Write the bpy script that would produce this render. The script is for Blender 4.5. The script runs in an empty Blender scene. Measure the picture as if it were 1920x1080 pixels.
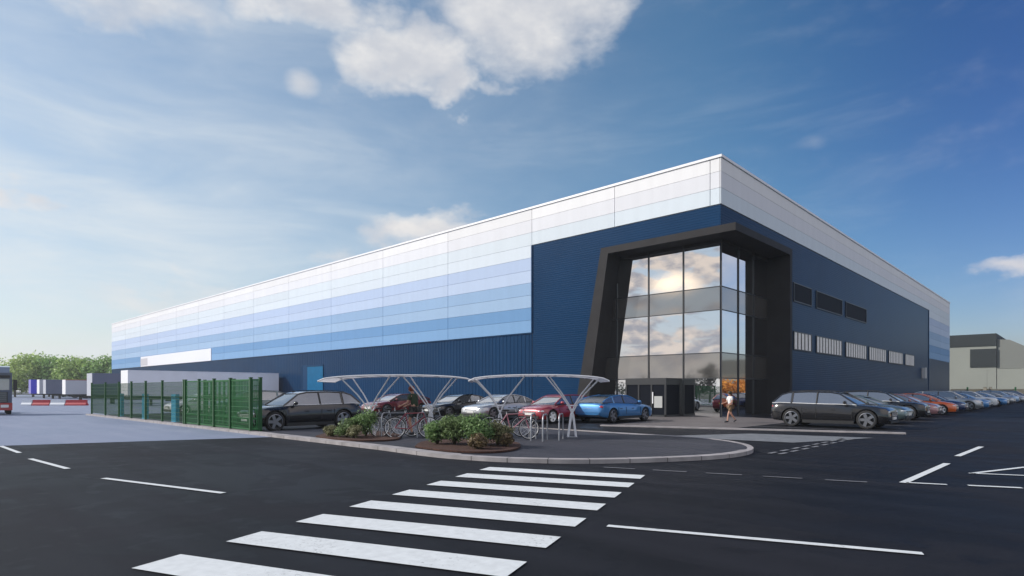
import bpy, bmesh, math, random
from mathutils import Vector, Matrix
R = math.radians
random.seed(7)
S = bpy.context.scene
# ------------------------------------------------------------------ camera
CX, CY, EYE = 15.7508, -34.6619, 1.6
camd = bpy.data.cameras.new("camera"); cam = bpy.data.objects.new("camera", camd)
S.collection.objects.link(cam)
cam.location = (CX, CY, EYE)
cam.rotation_euler = (R(90), 0, R(133.431 - 90))
camd.sensor_width = 36; camd.lens = 36 * 1136 / 1920
camd.shift_y = 0.1
camd.clip_end = 6000
S.camera = cam
# ------------------------------------------------------------------ light
SUN_AZ, SUN_EL = 222.0, 30.0
sd = Vector((math.cos(R(SUN_AZ)) * math.cos(R(SUN_EL)), math.sin(R(SUN_AZ)) * math.cos(R(SUN_EL)), math.sin(R(SUN_EL))))
sl = bpy.data.lights.new("sun", 'SUN'); sl.energy = 4.1; sl.angle = R(0.5); sl.color = (1, .95, .88)
so = bpy.data.objects.new("sun", sl); S.collection.objects.link(so)
so.rotation_euler = sd.to_track_quat('Z', 'Y').to_euler(); so.location = (0, 0, 60)
W = bpy.data.worlds.new("World"); S.world = W; W.use_nodes = True
wt = W.node_tree; wn = wt.nodes; wl = wt.links
wn.clear()
def nd(t, **k):
    n = wn.new(t)
    for a, b in k.items(): setattr(n, a, b)
    return n
def put(sock, v):
    if isinstance(v, bpy.types.NodeSocket): wl.new(v, sock)
    else: sock.default_value = v
def M(op, a, b=None, c=None, clamp=False):
    n = nd('ShaderNodeMath', operation=op, use_clamp=clamp)
    put(n.inputs[0], a)
    if b is not None: put(n.inputs[1], b)
    if c is not None: put(n.inputs[2], c)
    return n.outputs[0]
def smooth(v, lo, hi, a=0., b=1.):
    n = nd('ShaderNodeMapRange', interpolation_type='SMOOTHSTEP')
    put(n.inputs[0], v); put(n.inputs[1], lo); put(n.inputs[2], hi); put(n.inputs[3], a); put(n.inputs[4], b)
    return n.outputs[0]
def mix(f, a, b):
    n = nd('ShaderNodeMix', data_type='RGBA')
    put(n.inputs[0], f); put(n.inputs[6], a); put(n.inputs[7], b)
    return n.outputs[2]
sky = nd('ShaderNodeTexSky', sky_type='NISHITA', sun_disc=False, sun_elevation=R(SUN_EL),
         sun_rotation=R(90 - SUN_AZ), air_density=1.0, dust_density=1.2, ozone_density=2.2, altitude=100)
tc = nd('ShaderNodeTexCoord'); sep = nd('ShaderNodeSeparateXYZ')
wl.new(tc.outputs['Generated'], sep.inputs[0])
dx, dy, dz = sep.outputs
az = M('DEGREES', M('ARCTAN2', dy, dx)); el = M('DEGREES', M('ARCSINE', dz))
def noise(vec, scale, detail=6, rough=.55, dist=0.):
    n = nd('ShaderNodeTexNoise'); wl.new(vec, n.inputs['Vector'])
    n.inputs['Scale'].default_value = scale; n.inputs['Detail'].default_value = detail
    n.inputs['Roughness'].default_value = rough; n.inputs['Distortion'].default_value = dist
    return n.outputs[0]
def scaled(sx, sy, sz, off=(0, 0, 0)):
    n = nd('ShaderNodeMapping'); wl.new(tc.outputs['Generated'], n.inputs[0])
    n.inputs['Scale'].default_value = (sx, sy, sz); n.inputs['Location'].default_value = off
    return n.outputs[0]
v1 = scaled(1, 1, 2.0); v2 = scaled(1, 1, 4.5, (3, 1, 2))
nA = noise(v1, 7, 9, .56, .15); nB = noise(v2, 3.2, 7, .6, .4); nC = noise(v1, 16, 6, .55)
def azd(a0):   # signed angle from a0 wrapped
    d = M('SUBTRACT', az, a0); return M('WRAP', d, 180., -180.)
nW1 = noise(scaled(1, 1, 1.6, (9, 4, 2)), 8, 6, .55); nW2 = noise(scaled(1, 1, 1.6, (2, 8, 6)), 8, 6, .55)
wz = M('MULTIPLY', M('SUBTRACT', nW1, .5), 17.); we_ = M('MULTIPLY', M('SUBTRACT', nW2, .5), 9.)
def blob(a0, e0, wa, we, warp=True):
    u = M('DIVIDE', M('ADD', azd(a0), wz if warp else 0.), wa); v = M('DIVIDE', M('ADD', M('SUBTRACT', el, e0), we_ if warp else 0.), we)
    return M('SUBTRACT', 1., M('ADD', M('MULTIPLY', u, u), M('MULTIPLY', v, v)), clamp=True)
def total(l):
    r = l[0]
    for x in l[1:]: r = M('MAXIMUM', r, x)
    return r
cum = total([blob(133, 31.8, 10.5, 5.6), blob(143, 28.4, 7.8, 3.6), blob(140, 26.6, 5.2, 2.6), M('MULTIPLY', blob(134.5, 26.4, 3.6, 1.2), .6),
             M('MULTIPLY', blob(151, 31.2, 8, 2.6), .85), M('MULTIPLY', blob(152.6, 25.6, 1.9, 1.3, False), .60),
             M('MULTIPLY', blob(141, 14.5, 7.5, 2.6), .8), M('MULTIPLY', blob(150, 12.4, 4, 1.6), .55),
             M('MULTIPLY', blob(94.3, 9.7, 4.6, 1.5), .62), M('MULTIPLY', blob(107, 20.2, 2.2, .8, False), .30),
             M('MULTIPLY', blob(175, 13.4, 4, 1.5), .8), M('MULTIPLY', blob(103, 8.2, 4, 1), .4),
             M('MULTIPLY', blob(166, 29.3, 11, 2.2), .62), M('MULTIPLY', blob(163, 8, 12, 1.4), .35),
             M('MULTIPLY', blob(66, 12, 16, 10), .5)])
dens = smooth(M('ADD', M('ADD', M('MULTIPLY', cum, 1.1), M('MULTIPLY', M('SUBTRACT', nA, .5), .9)), M('MULTIPLY', M('SUBTRACT', nC, .5), .35)), .04, 1.05)
# soft high veil, thicker towards the sun side
veil_a = M('POWER', smooth(az, 96, 176, 0, 1), 1.2)
back = smooth(M('ABSOLUTE', azd(-120.)), 85, 60, 0, .45)
veil_a = M('MAXIMUM', veil_a, back)
fill_bank = M('MULTIPLY', smooth(M('ABSOLUTE', azd(-15.)), 72, 45), M('MULTIPLY', smooth(el, 78, 50), smooth(el, 5, 22)))  # bright cloud bank added out of view to lift the shaded right facade
low = smooth(el, 34, 2, .52, 1)
veil = M('MULTIPLY', M('MULTIPLY', veil_a, low), smooth(nB, .25, .75, .55, 1.0))
veil = M('ADD', veil, M('MULTIPLY', smooth(nB, .5, .8), .10), clamp=True)
# shade the clouds with finer noise (their own lit and grey parts)
cshade = smooth(M('ADD', nC, M('MULTIPLY', cum, -.22)), .15, .62)
ccol = mix(cshade, (6.2, 6.4, 6.9, 1), (8.6, 8.5, 8.4, 1))
warm = M('MULTIPLY', smooth(el, 20, 6), .6)
ccol = mix(warm, ccol, (9.6, 8.4, 7.6, 1))
hs = nd('ShaderNodeHueSaturation'); wl.new(sky.outputs[0], hs.inputs['Color'])
hs.inputs['Saturation'].default_value = 1.30; hs.inputs['Hue'].default_value = .493; hs.inputs['Value'].default_value = 1.28
deep = nd('ShaderNodeMix', data_type='RGBA', blend_type='MULTIPLY')
put(deep.inputs[0], M('MULTIPLY', smooth(M('ABSOLUTE', azd(60.)), 60, 30), smooth(el, 2, 24, .6, 1))); put(deep.inputs[6], hs.outputs[0]); put(deep.inputs[7], (.66, .57, .80, 1))
skyc = mix(M('MULTIPLY', veil, .92), deep.outputs[2], (7.8, 8.3, 8.6, 1))
skyc = mix(M('MULTIPLY', fill_bank, smooth(nB, .3, .7, .55, .95)), skyc, (13.0, 11.9, 11.6, 1))
skyc = mix(M('MULTIPLY', dens, .94), skyc, ccol)
# broken evening clouds low on the sun side (seen in the entrance glass)
lowm = smooth(blob(-118, 7, 26, 22, False), .0, .35)
nD = noise(scaled(1, 1, 2.8, (5, 2, 0)), 13, 7, .56, .35); nE = noise(scaled(1, 1, 2.2, (1, 7, 3)), 24, 5, .55)
skyc = mix(M('MULTIPLY', lowm, .8), skyc, (4.3, 5.5, 6.9, 1))
skyc = mix(M('MULTIPLY', lowm, smooth(el, 6.5, 1.5, 0, .75)), skyc, (8.2, 7.6, 7.0, 1))
skyc = mix(M('MULTIPLY', lowm, smooth(nD, .43, .56)), skyc, mix(smooth(nE, .40, .62), (4.0, 4.1, 4.7, 1), (8.8, 7.7, 6.9, 1)))
glow = M('POWER', blob(-118.4, 9.5, 3.4, 1.5, False), 1.6)     # warm bright blob added to the sky, mirrored in the glass as sun glow
glow = M('MULTIPLY', glow, smooth(nD, .30, .60, .35, 1))
skyc = mix(glow, skyc, (19, 15.5, 11.8, 1))
bg = nd('ShaderNodeBackground'); bg.inputs[1].default_value = .10
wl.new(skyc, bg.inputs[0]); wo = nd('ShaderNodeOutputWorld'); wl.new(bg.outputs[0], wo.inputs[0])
S.view_settings.view_transform = 'Standard'; S.view_settings.look = 'None'
S.view_settings.exposure = 0; S.view_settings.gamma = 1
S.render.engine = 'CYCLES'
S.cycles.max_bounces = 6; S.cycles.use_denoising = True

# ------------------------------------------------------------------ materials
def mat(name, col, rough=.6, metal=0., coat=0., var=0., vscale=3., bump=0., bscale=40., spec=None, trans=0., col2=None, stretch=None, coatrough=.04):
    m = bpy.data.materials.new(name); m.use_nodes = True
    nt = m.node_tree; b = nt.nodes['Principled BSDF']
    b.inputs['Base Color'].default_value = (*col, 1); b.inputs['Roughness'].default_value = rough
    b.inputs['Metallic'].default_value = metal; b.inputs['Coat Weight'].default_value = coat
    b.inputs['Coat Roughness'].default_value = coatrough
    if spec is not None: b.inputs['Specular IOR Level'].default_value = spec
    if trans: b.inputs['Transmission Weight'].default_value = trans
    t = nt.nodes.new('ShaderNodeTexCoord'); vec = t.outputs['Object']
    if stretch:
        mp = nt.nodes.new('ShaderNodeMapping'); mp.inputs['Scale'].default_value = stretch
        nt.links.new(vec, mp.inputs[0]); vec = mp.outputs[0]
    if var:
        n = nt.nodes.new('ShaderNodeTexNoise'); n.inputs['Scale'].default_value = vscale; n.inputs['Detail'].default_value = 5
        nt.links.new(vec, n.inputs[0])
        r = nt.nodes.new('ShaderNodeMapRange'); nt.links.new(n.outputs[0], r.inputs[0]); r.inputs[1].default_value = .3; r.inputs[2].default_value = .7
        mx = nt.nodes.new('ShaderNodeMix'); mx.data_type = 'RGBA'; nt.links.new(r.outputs[0], mx.inputs[0])
        c2 = col2 or tuple(min(1, c * (1 + var)) for c in col); c1 = col if col2 else tuple(c * (1 - var) for c in col)
        mx.inputs[6].default_value = (*c1, 1); mx.inputs[7].default_value = (*c2, 1)
        nt.links.new(mx.outputs[2], b.inputs['Base Color'])
    if bump:
        n2 = nt.nodes.new('ShaderNodeTexNoise'); n2.inputs['Scale'].default_value = bscale; n2.inputs['Detail'].default_value = 4
        nt.links.new(vec, n2.inputs[0])
        bp = nt.nodes.new('ShaderNodeBump'); bp.inputs['Strength'].default_value = bump; bp.inputs['Distance'].default_value = .02
        nt.links.new(n2.outputs[0], bp.inputs['Height']); nt.links.new(bp.outputs[0], b.inputs['Normal'])
    return m
def paint(name, col, rough=.35, metal=.3, coat=1.0): return mat(name, col, rough, metal, coat=coat)
rows = [(.80, .80, .81), (.75, .76, .80), (.66, .73, .79), (.67, .74, .81), (.45, .555, .75), (.49, .595, .78), (.29, .44, .65), (.34, .49, .69), (.15, .31, .55), (.20, .37, .61)]
def rowmat(i, c):
    m = mat(f"cladding row {i}", c, .5, spec=.15); nt = m.node_tree; B = nt.nodes['Principled BSDF']
    g_ = nt.nodes.new('ShaderNodeNewGeometry'); h_ = nt.nodes.new('ShaderNodeHueSaturation'); h_.inputs['Color'].default_value = (*c, 1)
    mr_ = nt.nodes.new('ShaderNodeMapRange'); nt.links.new(g_.outputs['Random Per Island'], mr_.inputs[0]); mr_.inputs[3].default_value = .955; mr_.inputs[4].default_value = 1.02
    t_ = nt.nodes.new('ShaderNodeTexCoord'); mp_ = nt.nodes.new('ShaderNodeMapping'); mp_.inputs['Scale'].default_value = (1.2, 1.2, .12); nt.links.new(t_.outputs['Object'], mp_.inputs[0])
    n_ = nt.nodes.new('ShaderNodeTexNoise'); n_.inputs['Scale'].default_value = 1.4; n_.inputs['Detail'].default_value = 4; nt.links.new(mp_.outputs[0], n_.inputs[0])
    m2 = nt.nodes.new('ShaderNodeMapRange'); nt.links.new(n_.outputs[0], m2.inputs[0]); m2.inputs[1].default_value = .35; m2.inputs[2].default_value = .7; m2.inputs[3].default_value = .955; m2.inputs[4].default_value = 1.0
    k_ = nt.nodes.new('ShaderNodeMath'); k_.operation = 'MULTIPLY'; nt.links.new(mr_.outputs[0], k_.inputs[0]); nt.links.new(m2.outputs[0], k_.inputs[1])
    nt.links.new(k_.outputs[0], h_.inputs['Value']); nt.links.new(h_.outputs[0], B.inputs['Base Color']); return m
ROW = [rowmat(i, c) for i, c in enumerate(rows)]
NAVY = mat("navy cladding", (.0065, .038, .100), .32, var=.08, vscale=.3, spec=.06)
BACK = mat("joint backing", (.22, .23, .27), .8)
CAP = mat("parapet cap", (.82, .82, .84), .4)
FRAME = mat("dark portal cladding", (.032, .031, .033), .6, var=.12, vscale=1.2, spec=.1)
MULL = mat("mullion", (.03, .032, .036), .4)
def glass_mat(name, c, rough=.015): return mat(name, c, rough, 1.0)
CURT = glass_mat("reflective glazing", (.80, .80, .80))
WIN = mat("dark window glass", (.008, .010, .016), .6, spec=.05)
SPAN = mat("spandrel panel", (.40, .385, .37), .05, spec=.5, metal=.88)
BLINDS = mat("vertical blinds", (.80, .79, .77), .7, var=.1, vscale=6)
DOORB = mat("blue door", (.002, .115, .25), .5, spec=.1, var=.08, vscale=2)
REVEAL = mat("dark blue reveal", (.003, .04, .11), .6, spec=.1)
SIGN = mat("blank sign panel", (.76, .77, .82), .5, var=.03, vscale=.1)
def wearmat(name, col, base, amt):
    m = mat(name, col, .75, var=.08, vscale=9); nt = m.node_tree; L = nt.links; B = nt.nodes['Principled BSDF']
    src = B.inputs['Base Color'].links[0].from_socket; t = nt.nodes.new('ShaderNodeTexCoord')
    n = nt.nodes.new('ShaderNodeTexNoise'); n.inputs['Scale'].default_value = 26; n.inputs['Detail'].default_value = 6; n.inputs['Roughness'].default_value = .7; L.new(t.outputs['Object'], n.inputs[0])
    n2 = nt.nodes.new('ShaderNodeTexNoise'); n2.inputs['Scale'].default_value = .9; n2.inputs['Detail'].default_value = 3; L.new(t.outputs['Object'], n2.inputs[0])
    a = nt.nodes.new('ShaderNodeMath'); a.operation = 'MULTIPLY_ADD'; L.new(n2.outputs[0], a.inputs[0]); a.inputs[1].default_value = .55; L.new(n.outputs[0], a.inputs[2])
    r_ = nt.nodes.new('ShaderNodeMapRange'); L.new(a.outputs[0], r_.inputs[0]); r_.inputs[1].default_value = amt; r_.inputs[2].default_value = amt + .16; r_.inputs[4].default_value = .75
    mx = nt.nodes.new('ShaderNodeMix'); mx.data_type = 'RGBA'; L.new(r_.outputs[0], mx.inputs[0]); L.new(src, mx.inputs[6]); mx.inputs[7].default_value = (*base, 1); L.new(mx.outputs[2], B.inputs['Base Color'])
    return m
# ground
def asphalt(name, a, b_, rough=.75, spec=.13):
    m = bpy.data.materials.new(name); m.use_nodes = True; nt = m.node_tree; L = nt.links; B = nt.nodes['Principled BSDF']
    t = nt.nodes.new('ShaderNodeTexCoord')
    def nz(sc, det, vec=None, ro=.5):
        n = nt.nodes.new('ShaderNodeTexNoise'); n.inputs['Scale'].default_value = sc; n.inputs['Detail'].default_value = det
        n.inputs['Roughness'].default_value = ro
        L.new(vec or t.outputs['Object'], n.inputs[0]); return n.outputs[0]
    def mr(v, lo, hi, x, y):
        n = nt.nodes.new('ShaderNodeMapRange'); L.new(v, n.inputs[0])
        for i, q in enumerate((lo, hi, x, y)): n.inputs[i + 1].default_value = q
        return n.outputs[0]
    def mm(op, x, y):
        n = nt.nodes.new('ShaderNodeMath'); n.operation = op
        for i, q in enumerate((x, y)):
            if isinstance(q, float): n.inputs[i].default_value = q
            else: L.new(q, n.inputs[i])
        return n.outputs[0]
    mp = nt.nodes.new('ShaderNodeMapping'); mp.inputs['Scale'].default_value = (.25, 1.6, 1); mp.inputs['Rotation'].default_value = (0, 0, R(-21))
    L.new(t.outputs['Object'], mp.inputs[0])
    big = nz(.22, 4); streak = nz(.9, 5, mp.outputs[0]); fine = nz(55, 3, None, .7); grit = nz(260, 2, None, .8)
    mp2 = nt.nodes.new('ShaderNodeMapping'); mp2.inputs['Scale'].default_value = (.07, .9, 1); mp2.inputs['Rotation'].default_value = (0, 0, R(-8)); L.new(t.outputs['Object'], mp2.inputs[0])
    track = nz(1.1, 3, mp2.outputs[0]); stain = nz(1.7, 4, None, .6); patch = nz(.55, 2)
    big = mm('ADD', big, mm('ADD', mm('MULTIPLY', mr(stain, .56, .68, 0, 1), -.34), mm('ADD', mr(track, .48, .68, -.06, .22), mr(patch, .52, .55, -.04, .09))))
    f = mm('ADD', mm('ADD', mr(big, .3, .8, 0, .55), mr(streak, .35, .65, 0, .3)), mm('ADD', mr(fine, .35, .65, -.12, .18), mr(grit, .35, .65, -.15, .25)))
    mx = nt.nodes.new('ShaderNodeMix'); mx.data_type = 'RGBA'; mx.clamp_factor = True; L.new(f, mx.inputs[0])
    mx.inputs[6].default_value = (*a, 1); mx.inputs[7].default_value = (*b_, 1); L.new(mx.outputs[2], B.inputs['Base Color'])
    bp = nt.nodes.new('ShaderNodeBump'); bp.inputs['Strength'].default_value = .35; bp.inputs['Distance'].default_value = .01
    L.new(mm('ADD', fine, grit), bp.inputs['Height']); L.new(bp.outputs[0], B.inputs['Normal'])
    L.new(mr(big, .3, .8, rough - .22, rough + .05), B.inputs['Roughness'])
    B.inputs['Specular IOR Level'].default_value = spec
    return m
ASPH = asphalt("asphalt", (.0030, .0032, .0046), (.0205, .0218, .0290))
YARD = asphalt("pale concrete yard", (.20, .235, .33), (.27, .305, .40), .7)
FOOT = asphalt("grey footpath", (.040, .042, .052), (.064, .066, .082))
PAVE = asphalt("entrance paving", (.115, .105, .105), (.16, .145, .145), .8)
KERB = mat("kerb stone", (.32, .30, .305), .85, var=.22, vscale=2.5, bump=.3, bscale=60)
LINE = wearmat("road paint", (.62, .65, .66), (.10, .105, .11), .90)
LINEOLD = mat("worn road paint", (.17, .175, .19), .8, var=.3, vscale=6)
TACT = mat("pale tactile paving", (.15, .16, .175), .8, var=.2, vscale=3)
MULCH = mat("bark mulch", (.055, .022, .014), .95, var=.5, vscale=14, bump=.8, bscale=50)
TYRE = mat("tyre rubber", (.012, .012, .013), .75)
RIM = mat("alloy rim", (.88, .88, .89), .35, .0)
RIMD = mat("grey alloy rim", (.30, .31, .34), .3, .85)
CGLASS = mat("car glass", (.24, .26, .29), .03, coat=0, spec=1.0, metal=.75)
TRIM = mat("black car trim", (.014, .014, .015), .5)
HEADL = mat("headlamp lens", (.75, .77, .8), .1, .3, coat=1)
TAILL = mat("tail lamp lens", (.45, .012, .02), .2, coat=1)
PLATE = mat("number plate", (.7, .7, .68), .5); PLATEY = mat("rear number plate", (.65, .48, .05), .5)
STEEL = mat("painted shelter tube", (.80, .80, .84), .4, .0)
GALV = mat("galvanised tube", (.36, .37, .40), .4, .6)
GREEN = mat("green fence paint", (.004, .070, .015), .5); GREENL = mat("bright green mesh", (.009, .14, .032), .5)
TEAL = mat("teal panel", (.02, .34, .55), .5)

# ------------------------------------------------------------------ mesh builder
class MB:
    def __init__(s): s.v = []; s.f = []; s.m = []; s.mats = []
    def _m(s, m):
        if m not in s.mats: s.mats.append(m)
        return s.mats.index(m)
    def add(s, vs, fs, m):
        b = len(s.v); k = s._m(m); s.v += [tuple(v) for v in vs]
        for f in fs: s.f.append([b + i for i in f]); s.m.append(k)
    def box(s, x0, x1, y0, y1, z0, z1, m, T=None):
        vs = [Vector((x, y, z)) for z in (z0, z1) for y in (y0, y1) for x in (x0, x1)]
        if T: vs = [T @ v for v in vs]
        s.add(vs, [(0, 2, 3, 1), (4, 5, 7, 6), (0, 1, 5, 4), (2, 6, 7, 3), (0, 4, 6, 2), (1, 3, 7, 5)], m)
    def quad(s, pts, m): s.add(pts, [tuple(range(len(pts)))], m)
    def prism(s, poly, z0, z1, m, ax='z', top=True):
        n = len(poly)
        def P(a, b, c): return (a, b, c) if ax == 'z' else ((a, c, b) if ax == 'y' else (c, a, b))
        vs = [P(a, b, z0) for a, b in poly] + [P(a, b, z1) for a, b in poly]
        fs = [tuple(reversed(range(n))), tuple(range(n, 2 * n))] + [(i, (i + 1) % n, (i + 1) % n + n, i + n) for i in range(n)]
        s.add(vs, fs, m)
    def tube(s, pts, r, m, n=8, closed=False):
        pts = [Vector(p) for p in pts]; k = len(pts)
        rs = r if isinstance(r, (list, tuple)) else [r] * k
        vs = []; up = None
        for i, p in enumerate(pts):
            if closed: d = (pts[(i + 1) % k] - pts[i - 1]).normalized()
            elif i == 0: d = (pts[1] - p).normalized()
            elif i == k - 1: d = (p - pts[-2]).normalized()
            else: d = ((pts[i + 1] - p).normalized() + (p - pts[i - 1]).normalized()).normalized()
            if up is None: up = Vector((0, 0, 1)) if abs(d.z) < .9 else Vector((1, 0, 0))
            a = d.cross(up).normalized(); b = a.cross(d).normalized(); up = b
            for j in range(n):
                t = 2 * math.pi * j / n; vs.append(p + (a * math.cos(t) + b * math.sin(t)) * rs[i])
        fs = []
        for i in range(k if closed else k - 1):
            i2 = (i + 1) % k
            for j in range(n): fs.append((i * n + j, i * n + (j + 1) % n, i2 * n + (j + 1) % n, i2 * n + j))
        if not closed: fs += [tuple(reversed(range(n))), tuple(range((k - 1) * n, k * n))]
        s.add(vs, fs, m)
    def lathe(s, prof, c, axis, m, n=24):   # prof: (r, h) along axis
        axis = Vector(axis).normalized(); a = axis.orthogonal().normalized(); b = axis.cross(a); c = Vector(c)
        vs = []
        for r, h in prof:
            for j in range(n):
                t = 2 * math.pi * j / n; vs.append(c + axis * h + (a * math.cos(t) + b * math.sin(t)) * r)
        fs = [(i * n + j, i * n + (j + 1) % n, (i + 1) * n + (j + 1) % n, (i + 1) * n + j) for i in range(len(prof) - 1) for j in range(n)]
        s.add(vs, fs, m)
    def ball(s, c, rx, ry, rz, m, n=10, T=None):
        vs = []; fs = []
        for i in range(n + 1):
            ph = math.pi * i / n
            for j in range(n * 2):
                th = math.pi * j / n
                v = Vector((c[0] + rx * math.sin(ph) * math.cos(th), c[1] + ry * math.sin(ph) * math.sin(th), c[2] + rz * math.cos(ph)))
                vs.append(T @ v if T else v)
        for i in range(n):
            for j in range(2 * n): fs.append((i * 2 * n + j, (i + 1) * 2 * n + j, (i + 1) * 2 * n + (j + 1) % (2 * n), i * 2 * n + (j + 1) % (2 * n)))
        s.add(vs, fs, m)
    def build(s, name, parent=None, loc=(0, 0, 0), rz=0., smooth=None, recalc=True):
        me = bpy.data.meshes.new(name); me.from_pydata(s.v, [], s.f)
        for m in s.mats: me.materials.append(m)
        me.polygons.foreach_set('material_index', s.m)
        if recalc or smooth:
            bm = bmesh.new(); bm.from_mesh(me)
            if smooth: bmesh.ops.remove_doubles(bm, verts=bm.verts, dist=1e-5)
            if recalc: bmesh.ops.recalc_face_normals(bm, faces=bm.faces)
            bm.to_mesh(me); bm.free()
        if smooth:
            me.polygons.foreach_set('use_smooth', [True] * len(me.polygons)); me.set_sharp_from_angle(angle=R(smooth))
        me.update()
        o = bpy.data.objects.new(name, me); S.collection.objects.link(o)
        o.location = loc; o.rotation_euler.z = rz
        if parent: o.parent = parent
        return o
def tag(o, label=None, cat=None, group=None, kind=None):
    if label: o['label'] = label
    if cat: o['category'] = cat
    if group: o['group'] = group
    if kind: o['kind'] = kind
    return o
def thing(name, label, cat, loc=(0, 0, 0), rz=0., group=None):
    o = bpy.data.objects.new(name, None); S.collection.objects.link(o); o.empty_display_size = .3
    o.location = loc; o.rotation_euler.z = rz
    return tag(o, label, cat, group)
def copy_tree(o, parent=None):
    c = o.copy(); S.collection.objects.link(c); c.parent = parent
    for ch in list(o.children): copy_tree(ch, c)
    return c
def struct(mb, name, **k): return tag(mb.build(name, **k), kind='structure')

# ------------------------------------------------------------------ ground
g = MB(); g.quad([(-1400, -1400, 0), (1400, -1400, 0), (1400, 1400, 0), (-1400, 1400, 0)], ASPH); struct(g, 'ground')
g = MB(); g.quad([(-4.35, -24.9, .004), (-9.4, -38.9, .004), (-22, -75, .004), (-260, -75, .004), (-260, 60, .004), (-60, 60, .004), (-60, -.02, .004), (-32, -.02, .004), (-31, -24.9, .004)], YARD)
struct(g, 'concrete_yard', recalc=False)
# island outline
def smoothpath(pts, n=6):
    out = []
    for i in range(len(pts) - 1):
        p0 = pts[max(i - 1, 0)]; p1 = pts[i]; p2 = pts[i + 1]; p3 = pts[min(i + 2, len(pts) - 1)]
        for k in range(n):
            t = k / n
            out.append(tuple(.5 * ((2 * p1[a]) + (-p0[a] + p2[a]) * t + (2 * p0[a] - 5 * p1[a] + 4 * p2[a] - p3[a]) * t * t + (-p0[a] + 3 * p1[a] - 3 * p2[a] + p3[a]) * t ** 3) for a in (0, 1)))
    out.append(pts[-1]); return out
nose = [(2.0, -25.3), (4.2, -25.42), (5.3, -25.30), (6.5, -24.92), (7.87, -23.95), (8.94, -22.45), (9.55, -21.1), (9.68, -19.9), (9.42, -18.75), (8.7, -17.6), (7.5, -16.7), (5.8, -16.3), (3.0, -16.25)]
edge = [(-31, -25.2), (-12, -25.22)] + smoothpath(nose)
inner = []
for i, p in enumerate(edge):
    a = edge[max(i - 1, 0)]; b = edge[min(i + 1, len(edge) - 1)]
    d = Vector((b[0] - a[0], b[1] - a[1])).normalized(); wdt = .38 if p[0] < 5 else (.26 if p[1] < -19.5 else .15)
    inner.append((p[0] - d.y * wdt, p[1] + d.x * wdt))
k = MB()
for i in range(len(edge) - 1):
    a, b, c, d = edge[i], edge[i + 1], inner[i + 1], inner[i]
    k.quad([(*a, .095), (*b, .095), (*c, .095), (*d, .095)], KERB)
    k.quad([(*a, 0), (*b, 0), (*b, .095), (*a, .095)], KERB)
    k.quad([(*d, .095), (*c, .095), (*c, 0), (*d, 0)], KERB)
acc = 0.; JN = mat('kerb joint', (.09, .085, .085), .9)
for i in range(len(edge) - 1):
    a = Vector(edge[i]); b = Vector(edge[i + 1]); ai = Vector(inner[i]); bi = Vector(inner[i + 1]); L_ = (b - a).length; pos = .914 - acc
    while pos < L_:
        t0, t1 = pos / L_, min(1, (pos + .022) / L_); k.quad([(*a.lerp(b, t0), .0965), (*a.lerp(b, t1), .0965), (*ai.lerp(bi, t1), .0965), (*ai.lerp(bi, t0), .0965)], JN)
        n_ = Vector((b.y - a.y, a.x - b.x)).normalized() * .002; k.quad([(*(a.lerp(b, t0) + n_), 0), (*(a.lerp(b, t1) + n_), 0), (*(a.lerp(b, t1) + n_), .0965), (*(a.lerp(b, t0) + n_), .0965)], JN); pos += .914
    acc = (acc + L_) % .914
tag(k.build('kerb', recalc=False), kind='structure')
slab = [(-6.25, inner[1][1] + .0)] + [p for p in inner if p[0] > -6.2] + [(-6.25, -16.0)]
g = MB(); g.quad([(x, y, .088) for x, y in slab], FOOT); g.quad([(-6.25, -16.0, .0), (3, -16.04, 0), (3, -16.04, .088), (-6.25, -16.0, .088)], KERB)
g.quad([(-6.25, -24.8, 0), (-6.25, -16, 0), (-6.25, -16, .088), (-6.25, -24.8, .088)], KERB)
struct(g, 'footpath', recalc=False)
# entrance pavement, kerb in front of it
g = MB(); g.quad([(-.04, -12.2, .006), (10.2, -8.95, .006), (11.2, -6.0, .006), (11.2, 88, .006), (.03, 88, .006), (.03, 0, .006), (-9, -.05, .006), (-9, -5.5, .006), (-.9, -5.5, .006), (-.9, -12.5, .006)], ASPH)
struct(g, 'car_park', recalc=False)
g = MB(); g.quad([(-.04, -12.15, .010), (5.0, -10.5, .010), (5.0, -1.2, .010), (.03, 2.0, .010), (-9, -.05, .010), (-9, -5.5, .010), (-.9, -5.5, .010)], PAVE)
struct(g, 'entrance_pavement', recalc=False)
k = MB(); a = Vector((-.04, -12.25, 0)); b = Vector((11.0, -8.75, 0)); d = (b - a).normalized(); n_ = Vector((-d.y, d.x, 0))
T = Matrix(((d.x, n_.x, 0, a.x), (d.y, n_.y, 0, a.y), (0, 0, 1, 0), (0, 0, 0, 1)))
k.box(0, (b - a).length, 0, .30, .0, .055, KERB, T); tag(k.build('kerb'), kind='structure')
k = MB(); k.quad([(4.9, -16.0, .012), (9.3, -15.4, .012), (10.6, -11.6, .012), (6.8, -12.4, .012)], TACT)
struct(k, 'tactile_paving', recalc=False)
# mulch beds
def along(px, d):   # ground point at bearing px and depth d from the viewpoint
    c_, s_ = .726207, .687476; a = (px - 960) / 1136 * d
    return (CX + a * c_ - d * s_, CY + a * s_ + d * c_)
BEDS = [[(592, 817), (640, 823), (700, 825), (745, 822), (748, 814), (700, 807), (630, 808)], [(778, 836), (830, 843), (895, 846.5), (950, 844), (976, 836), (960, 827), (880, 822), (800, 826)]]
for c in BEDS:
    c = [along(px, 1136 * 1.46 / (py - 732)) for px, py in c]
    g = MB(); g.prism(smoothpath(c + [c[0]], 5)[:-1], .10, .14, MULCH); struct(g, 'planting_bed')
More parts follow.
